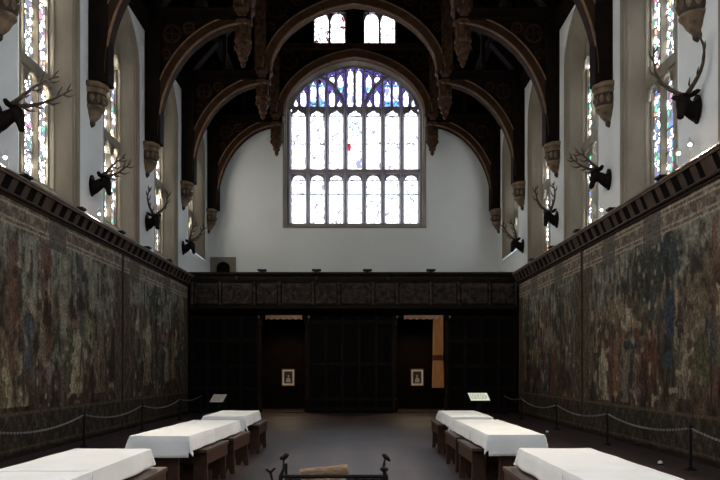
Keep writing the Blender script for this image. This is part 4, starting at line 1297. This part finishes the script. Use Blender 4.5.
def cloth(x0, x1, y0, y1, label, drop, seed, shallow=(), aisle=1, rz=0.0):
    rnd = random.Random(seed)
    cx_, cy_ = (x0 + x1) / 2, (y0 + y1) / 2
    w, l = (x1 - x0) / 2 + 0.008, (y1 - y0) / 2 + 0.004
    zt = TT + 0.006
    ph = [rnd.uniform(0, 6) for _ in range(6)]
    def axis(h, d, n, m):
        e = [-h - d * (m - i) / m for i in range(m)]
        return e + [-h + 2 * h * i / n for i in range(n + 1)] + [h + d * (i + 1) / m for i in range(m)]
    dn = {'w': drop, 'n': drop, 's': drop}
    ax = axis(w, drop, 14, 7)
    ay = axis(l, drop, 22, 7)
    mb = MB()
    vs = []
    for v in ay:
        for u in ax:
            a, b = max(0, abs(u) - w), max(0, abs(v) - l)
            su, sv = (1 if u > 0 else -1), (1 if v > 0 else -1)
            xu, yv = max(-w, min(w, u)), max(-l, min(l, v))
            if v > 0 and 'far' in shallow:
                b *= 0.01
            if v < 0 and 'near' in shallow:
                b *= 0.01
            if su == aisle:
                a *= 0.74
                b *= 0.74 if v > 0 else 1 - 0.26 * (a > 0)
            dpt = math.hypot(a, b)
            if su == aisle and v > -l:
                dpt = min(dpt, 0.19)
            if dpt == 0:
                vs.append((u, v, zt + 0.003 * math.sin(u * 9 + ph[0]) * math.sin(v * 7 + ph[1])))
                continue
            th = math.atan2(b, a)
            corner = math.sin(2 * th)
            o = 0.012 + dpt * (0.07 + 0.20 * corner ** 2)
            if a == 0 and dpt < 0.01:
                o = 0.003
            o += 0.014 * (dpt / drop) * (math.sin(v * 8 + ph[2]) if b == 0 else math.sin(u * 10 + ph[3]))
            z = zt - 0.004 - dpt * (0.97 - 0.1 * corner ** 2)
            vs.append((xu + su * o * math.cos(th), yv + sv * o * math.sin(th), z))
    nx = len(ax)
    fs = [(j * nx + i, j * nx + i + 1, (j + 1) * nx + i + 1, (j + 1) * nx + i) for j in range(len(ay) - 1) for i in range(nx - 1)]
    mb.add(vs, fs)
    o = mb.build('tablecloth', M['linen'], None, smooth=True, loc=(cx_, cy_, 0))
    o.data.set_sharp_from_angle(angle=math.radians(50))
    o.rotation_euler = (0, 0, rz)
    so = o.modifiers.new('thickness', 'SOLIDIFY')
    so.thickness = 0.003
    so.offset = 1
    return tag(o, label, 'tablecloth', 'white tablecloths')

def bench(x0, x1, y0, y1, label, rz=0.0):
    t = thing('bench', label, 'bench', ((x0 + x1) / 2, (y0 + y1) / 2, 0), rz, 'plank benches beside the tables')
    w, l, z = (x1 - x0) / 2, (y1 - y0) / 2, 0.56
    MB().box(-w, w, -l, l, z - 0.045, z).build('seat', M['bench_wood'], t, bevel=0.008)
    for s in (-1, 1):
        poly = [(-w * 0.9, 0), (-w * 0.25, 0), (0, 0.1), (w * 0.25, 0), (w * 0.9, 0), (w * 0.8, 0.3), (w * 0.9, z - 0.045), (-w * 0.9, z - 0.045), (-w * 0.8, 0.3)]
        MB().prism(poly, XZ, s * (l - 0.12) - 0.025, s * (l - 0.12) + 0.025).build('leg', M['table_wood'], t, bevel=0.006)
    for s in (-1, 1):
        MB().box(s * w * 0.8 - 0.012, s * w * 0.8 + 0.012, -l + 0.05, l - 0.05, z - 0.2, z - 0.045).build('apron', M['table_wood'], t)
    return t

NM = ['nearest', 'second nearest', 'third from the camera', 'fourth from the camera', 'farthest']
BN = [None, 'nearest', 'second', 'third', 'farthest']
ROW = {'left': [(-2.97, -2.20, 4.45, 6.135), (-2.97, -2.20, 6.15, 7.88), (-2.825, -2.09, 9.40, 10.66), (-2.752, -2.017, 10.675, 12.35), (-2.76, -2.03, 13.4, 15.3)],
       'right': [(1.71, 2.45, 4.45, 6.17), (1.71, 2.45, 6.185, 7.92), (1.66, 2.365, 9.58, 10.835), (1.638, 2.343, 10.85, 12.5), (1.65, 2.36, 13.2, 15.3)]}
BEN = {'left': [None, (-2.27, -2.04, 6.4, 8.05), (-2.17, -1.94, 9.8, 11.1), (-2.09, -1.86, 11.45, 12.75), (-2.10, -1.88, 14.3, 15.6)],
       'right': [None, (1.56, 1.79, 6.4, 8.10), (1.50, 1.72, 9.95, 11.25), (1.50, 1.70, 11.6, 12.9), (1.52, 1.72, 14.3, 15.6)]}
for side in ('left', 'right'):
    for i, (tx0, tx1, a, b) in enumerate(ROW[side]):
        rz = (-0.05 if side == 'left' else 0.016) if i in (2, 3) else 0.0
        table(tx0 + 0.01, tx1 - 0.01, a + 0.01, b - 0.01, '%s brown trestle table of the %s row under its white cloth' % (NM[i], side), rz)
        sh = ('far',) if i in (0, 2) else ('near',) if i in (1, 3) else ()
        cloth(tx0, tx1, a, b, '%s white tablecloth in the %s row of tables' % (NM[i], side), 0.25 + 0.01 * i, i + (10 if side == 'left' else 20), sh, 1 if side == 'left' else -1, rz)
        q = BEN[side][i]
        if q:
            bench(*q, '%s brown plank bench on the aisle side of the %s tables' % (BN[i], side), rz)

# ------------------------------------------------------------------ rope posts and chains
def make_post():
    t = thing('barrier_post', '', 'barrier post', (0, 0, 0))
    MB().lathe([(0.10, 0.0), (0.10, 0.012), (0.05, 0.03), (0.03, 0.05)], 0, 0, 16).build('base', M['black'], t)
    MB().lathe([(0.024, 0.03), (0.024, 0.67)], 0, 0, 10).build('pole', M['black'], t, smooth=False)
    MB().lathe([(0.03, 0.655), (0.034, 0.67), (0.034, 0.70), (0.015, 0.72)], 0, 0, 12).build('cap', M['black'], t)
    return t
po = make_post()
pfirst = True
LXP, RXP = -5.70, 5.32
LY = [11.4, 15.6, 19.8, 24.0, 27.3]
RY = [7.9, 12.0, 16.0, 20.1, 24.4, 27.35]
for side, x, ysl in (('left', LXP, LY), ('right', RXP, RY)):
    for i, y in enumerate(ysl):
        nm = ['nearest', 'second', 'third', 'fourth', 'fifth', 'sixth'][i]
        if i == len(ysl) - 1:
            nm = 'farthest'
        lab = '%s slim black barrier post in front of the %s tapestries' % (nm, side)
        if pfirst:
            po.location = (x, y, 0)
            tag(po, lab, 'barrier post', 'barrier posts along the tapestries')
            pfirst = False
        else:
            dup(po, (x, y, 0), 0, lab, 'barrier posts along the tapestries')
    for i, (a, b) in enumerate(zip(ysl[:-1], ysl[1:])):
        nm = ['nearest', 'second', 'third', 'fourth', 'fifth'][i]
        if i == len(ysl) - 2:
            nm = 'farthest'
        mb = MB()
        n = int((b - a) / 0.062)
        sag = 0.16 * ((b - a) / 4.2) ** 2
        def cz(y):
            t_ = (y - a) / (b - a)
            return 0.67 - 4 * sag * t_ * (1 - t_)
        for k in range(n):
            y0 = a + 0.03 + (b - a - 0.06) * k / n
            y1 = a + 0.03 + (b - a - 0.06) * (k + 1) / n
            p0, p1 = Vector((x, y0, cz(y0))), Vector((x, y1, cz(y1)))
            d = (p1 - p0)
            c_ = (p0 + p1) / 2
            up_ = Vector((1, 0, 0)) if k % 2 else Vector((0, 0, 1))
            L = d.length * 0.72
            dn = d.normalized()
            loop = [c_ + dn * L * math.cos(q) + up_ * 0.016 * math.sin(q) for q in [2 * PI * i_ / 8 for i_ in range(9)]]
            mb.tube([tuple(v) for v in loop], 0.0065, 4, cap=False)
        tag(mb.build('barrier_chain', M['chain']), '%s hanging chain between barrier posts along the %s tapestries' % (nm, side), 'chain', 'barrier chains along the tapestries')

# ------------------------------------------------------------------ information lecterns
def lectern(x, y, z, label, glow, tw, rz):
    t = thing('information_lectern', label, 'lectern', (x, y, 0), rz)
    MB().box(-0.04, 0.04, -0.03, 0.03, 0.02, z).build('post', M['black'], t)
    MB().box(-0.2, 0.2, -0.15, 0.15, 0, 0.025).build('base', M['black'], t, bevel=0.006)
    # sloping desk, facing the aisle
    def S(a, b, d):
        return (a, b * 0.83 - d * 0.55, z + b * 0.55 + d * 0.83)
    MB().prism([(-tw, -0.19), (tw, -0.19), (tw, 0.19), (-tw, 0.19)], S, 0.0, 0.03).build('desk', M['black'], t)
    MB().prism([(-tw + 0.02, -0.17), (tw - 0.02, -0.17), (tw - 0.02, 0.17), (-tw + 0.02, 0.17)], S, 0.03, 0.036).build('panel', M['panel_glow'] if glow else M['panel_dim'], t)
    ink = MB()
    rnd = random.Random(3)
    for k in range(6):
        b = 0.12 - k * 0.045
        a = -tw + 0.05
        while a < tw - 0.12:
            l = rnd.uniform(0.03, 0.08)
            ink.prism([(a, b - 0.008), (a + l, b - 0.008), (a + l, b + 0.008), (a, b + 0.008)], S, 0.036, 0.038)
            a += l + 0.02
    ink.build('print_lines', M['panel_ink'], t)
    return t
lectern(3.22, 20.0, 0.86, 'glowing pale green information panel on a stand near the right tapestry', True, 0.28, 0.15)
lectern(-3.72, 20.0, 0.82, 'dim sloping information sheet on a stand behind the left tables', False, 0.2, -0.2)

# small white floor lights behind the right chain
for (x, y, lab) in ((5.10, 12.65, 'white dome light on the floor near the nearest visible right barrier post'), (4.80, 19.0, 'small dim dome light on the floor beyond the right middle table')):
    t = thing('floor_light', lab, 'floor light', (x, y, 0), 0, 'dome lights on the floor')
    MB().lathe([(0.05, 0.0), (0.05, 0.02), (0.04, 0.024)], 0, 0, 14).build('base', M['black'], t)
    MB().lathe([(0.042, 0.023), (0.04, 0.045), (0.03, 0.062), (0.012, 0.072), (0.0, 0.073)], 0, 0, 14).build('dome', M['white_lamp'], t, smooth=True)

# ------------------------------------------------------------------ iron hearth grate and logs
HY = 8.5
HX = lambda px: (px - 358) * HY / 750
HZ = lambda py: 1.6 + (370 - py) * HY / 750
gr = thing('fire_grate', 'black wrought iron hearth grate with scrolled uprights at the bottom of the photo', 'fire grate', (HX(334), HY, 0))
ox = HX(334)
zb = HZ(476.5)
MB().tube([(HX(281) - ox, 0, zb), (HX(388) - ox, 0, zb)], 0.022, 8).build('front_bar', M['iron'], gr)
MB().tube([(HX(281) - ox, 0.55, zb - 0.12), (HX(388) - ox, 0.55, zb - 0.12)], 0.02, 8).build('back_bar', M['iron'], gr)
MB().tube([(HX(281) - ox, 0, 0.12), (HX(388) - ox, 0, 0.12)], 0.02, 8).build('lower_bar', M['iron'], gr)
for px_, s in ((281, 1), (386, -1)):
    x = HX(px_) - ox
    u = MB()
    u.tube([(x, 0, 0.0), (x, 0, 0.2), (x - s * 0.01, 0, zb - 0.08), (x, 0, zb), (x + s * 0.03, 0, zb + 0.09), (x + s * 0.03 * (1 if s > 0 else 0.4), 0, HZ(459))], [0.03, 0.02, 0.022, 0.026, 0.016, 0.012], 8)
    u.build('upright', M['iron'], gr, smooth=True)
    tx, tz = x + s * 0.035 * (1 if s > 0 else 0.2), HZ(457)
    hd_ = MB()
    if s > 0:
        hd_.tube([(tx - 0.045, 0, tz - 0.02), (tx, 0, tz), (tx + 0.03, 0, tz + 0.02), (tx + 0.055, 0, tz + 0.025)], [0.02, 0.034, 0.03, 0.008], 8)
    else:
        hd_.tube([(tx - 0.035, 0, tz + 0.03), (tx - 0.005, 0, tz + 0.012), (tx + 0.03, 0, tz - 0.02), (tx + 0.055, 0, tz - 0.05)], [0.012, 0.03, 0.024, 0.006], 8)
    hd_.build('finial', M['iron'], gr, smooth=True)
    if s < 0:
        MB().lathe([(0.02, zb + 0.05), (0.045, zb + 0.07), (0.05, zb + 0.09), (0.02, zb + 0.12)], x + s * 0.02, 0, 10).build('collar', M['iron'], gr, smooth=True)
    MB().tube([(x, 0, 0.14), (x, 0.3, 0.16), (x, 0.6, 0.12), (x, 0.62, 0.0)], 0.022, 8).build('side_bar', M['iron'], gr)
    MB().tube([(x, 0, 0.1), (x - s * 0.08, -0.05, 0.07), (x - s * 0.16, -0.1, 0.0)], [0.022, 0.02, 0.026], 8).build('foot', M['iron'], gr)
    MB().tube([(x, 0.6, 0.1), (x, 0.6, HZ(470))], 0.018, 8).build('rear_upright', M['iron'], gr)
# scrolls under the bar
for px_ in (290, 356, 372, 364, 381):
    x = HX(px_) - ox
    MB().tube([(x + (0.055 - 0.004 * k) * math.cos(k * 0.6), 0, zb - 0.075 + (0.055 - 0.004 * k) * math.sin(k * 0.6)) for k in range(13)], 0.009, 6).build('scroll', M['iron'], gr)
# little forked ornament outside the left upright
x = HX(271) - ox
fo = MB().tube([(HX(279) - ox, 0, zb - 0.12), (x + 0.02, 0, zb - 0.06), (x, 0, zb + 0.02), (x - 0.01, 0, zb + 0.07)], [0.014, 0.014, 0.016, 0.02], 7)
fo.tube([(x - 0.005, 0, zb + 0.04), (x - 0.045, 0, zb + 0.075), (x - 0.05, 0, zb + 0.09)], [0.014, 0.014, 0.018], 7)
fo.tube([(x - 0.005, 0, zb + 0.04), (x + 0.03, 0, zb + 0.08), (x + 0.045, 0, zb + 0.10)], [0.014, 0.014, 0.018], 7)
fo.build('forked_ornament', M['iron'], gr, smooth=True)
for k in range(7):
    x = HX(290) - ox + k * (HX(380) - HX(290)) / 6
    MB().tube([(x, 0.0, 0.14), (x, 0.56, 0.14)], 0.014, 6).build('hearth_bar', M['iron'], gr)

def log(p0, p1, r0, r1, label, seed):
    rnd = random.Random(seed)
    p0, p1 = Vector(p0), Vector(p1)
    n = 9
    mid = (p0 + p1) / 2
    path = [p0.lerp(p1, i / n) - mid + Vector((0, rnd.uniform(-0.008, 0.008), rnd.uniform(-0.008, 0.008))) for i in range(n + 1)]
    rr = [(r0 + (r1 - r0) * i / n) * rnd.uniform(0.93, 1.07) for i in range(n + 1)]
    o = MB().tube([tuple(p) for p in path], rr, 14, cap=True).build('log', M['log'], None, smooth=True, loc=tuple(mid))
    for q, r, sg in ((path[0], rr[0], -1), (path[-1], rr[-1], 1)):
        d = (path[-1] - path[0]).normalized() * sg
        MB().tube([tuple(q + d * 0.001), tuple(q + d * 0.004)], [r * 0.88, r * 0.86], 14).build('cut_end', M['log_end'], o)
    return tag(o, label, 'log', 'logs on the hearth grate')
zr = 0.154
log((HX(300), HY + 0.13, zr + 0.095), (HX(348), HY + 0.14, zr + 0.085), 0.10, 0.085, 'front lower log lying along the iron grate', 1)
log((HX(303), HY + 0.36, zr + 0.09), (HX(345), HY + 0.38, zr + 0.085), 0.09, 0.085, 'rear lower log behind the others on the grate', 2)
log((HX(299), HY + 0.22, zr + 0.235), (HX(347), HY + 0.27, zr + 0.268), 0.062, 0.072, 'topmost pale log with cut end lying across the grate', 3)
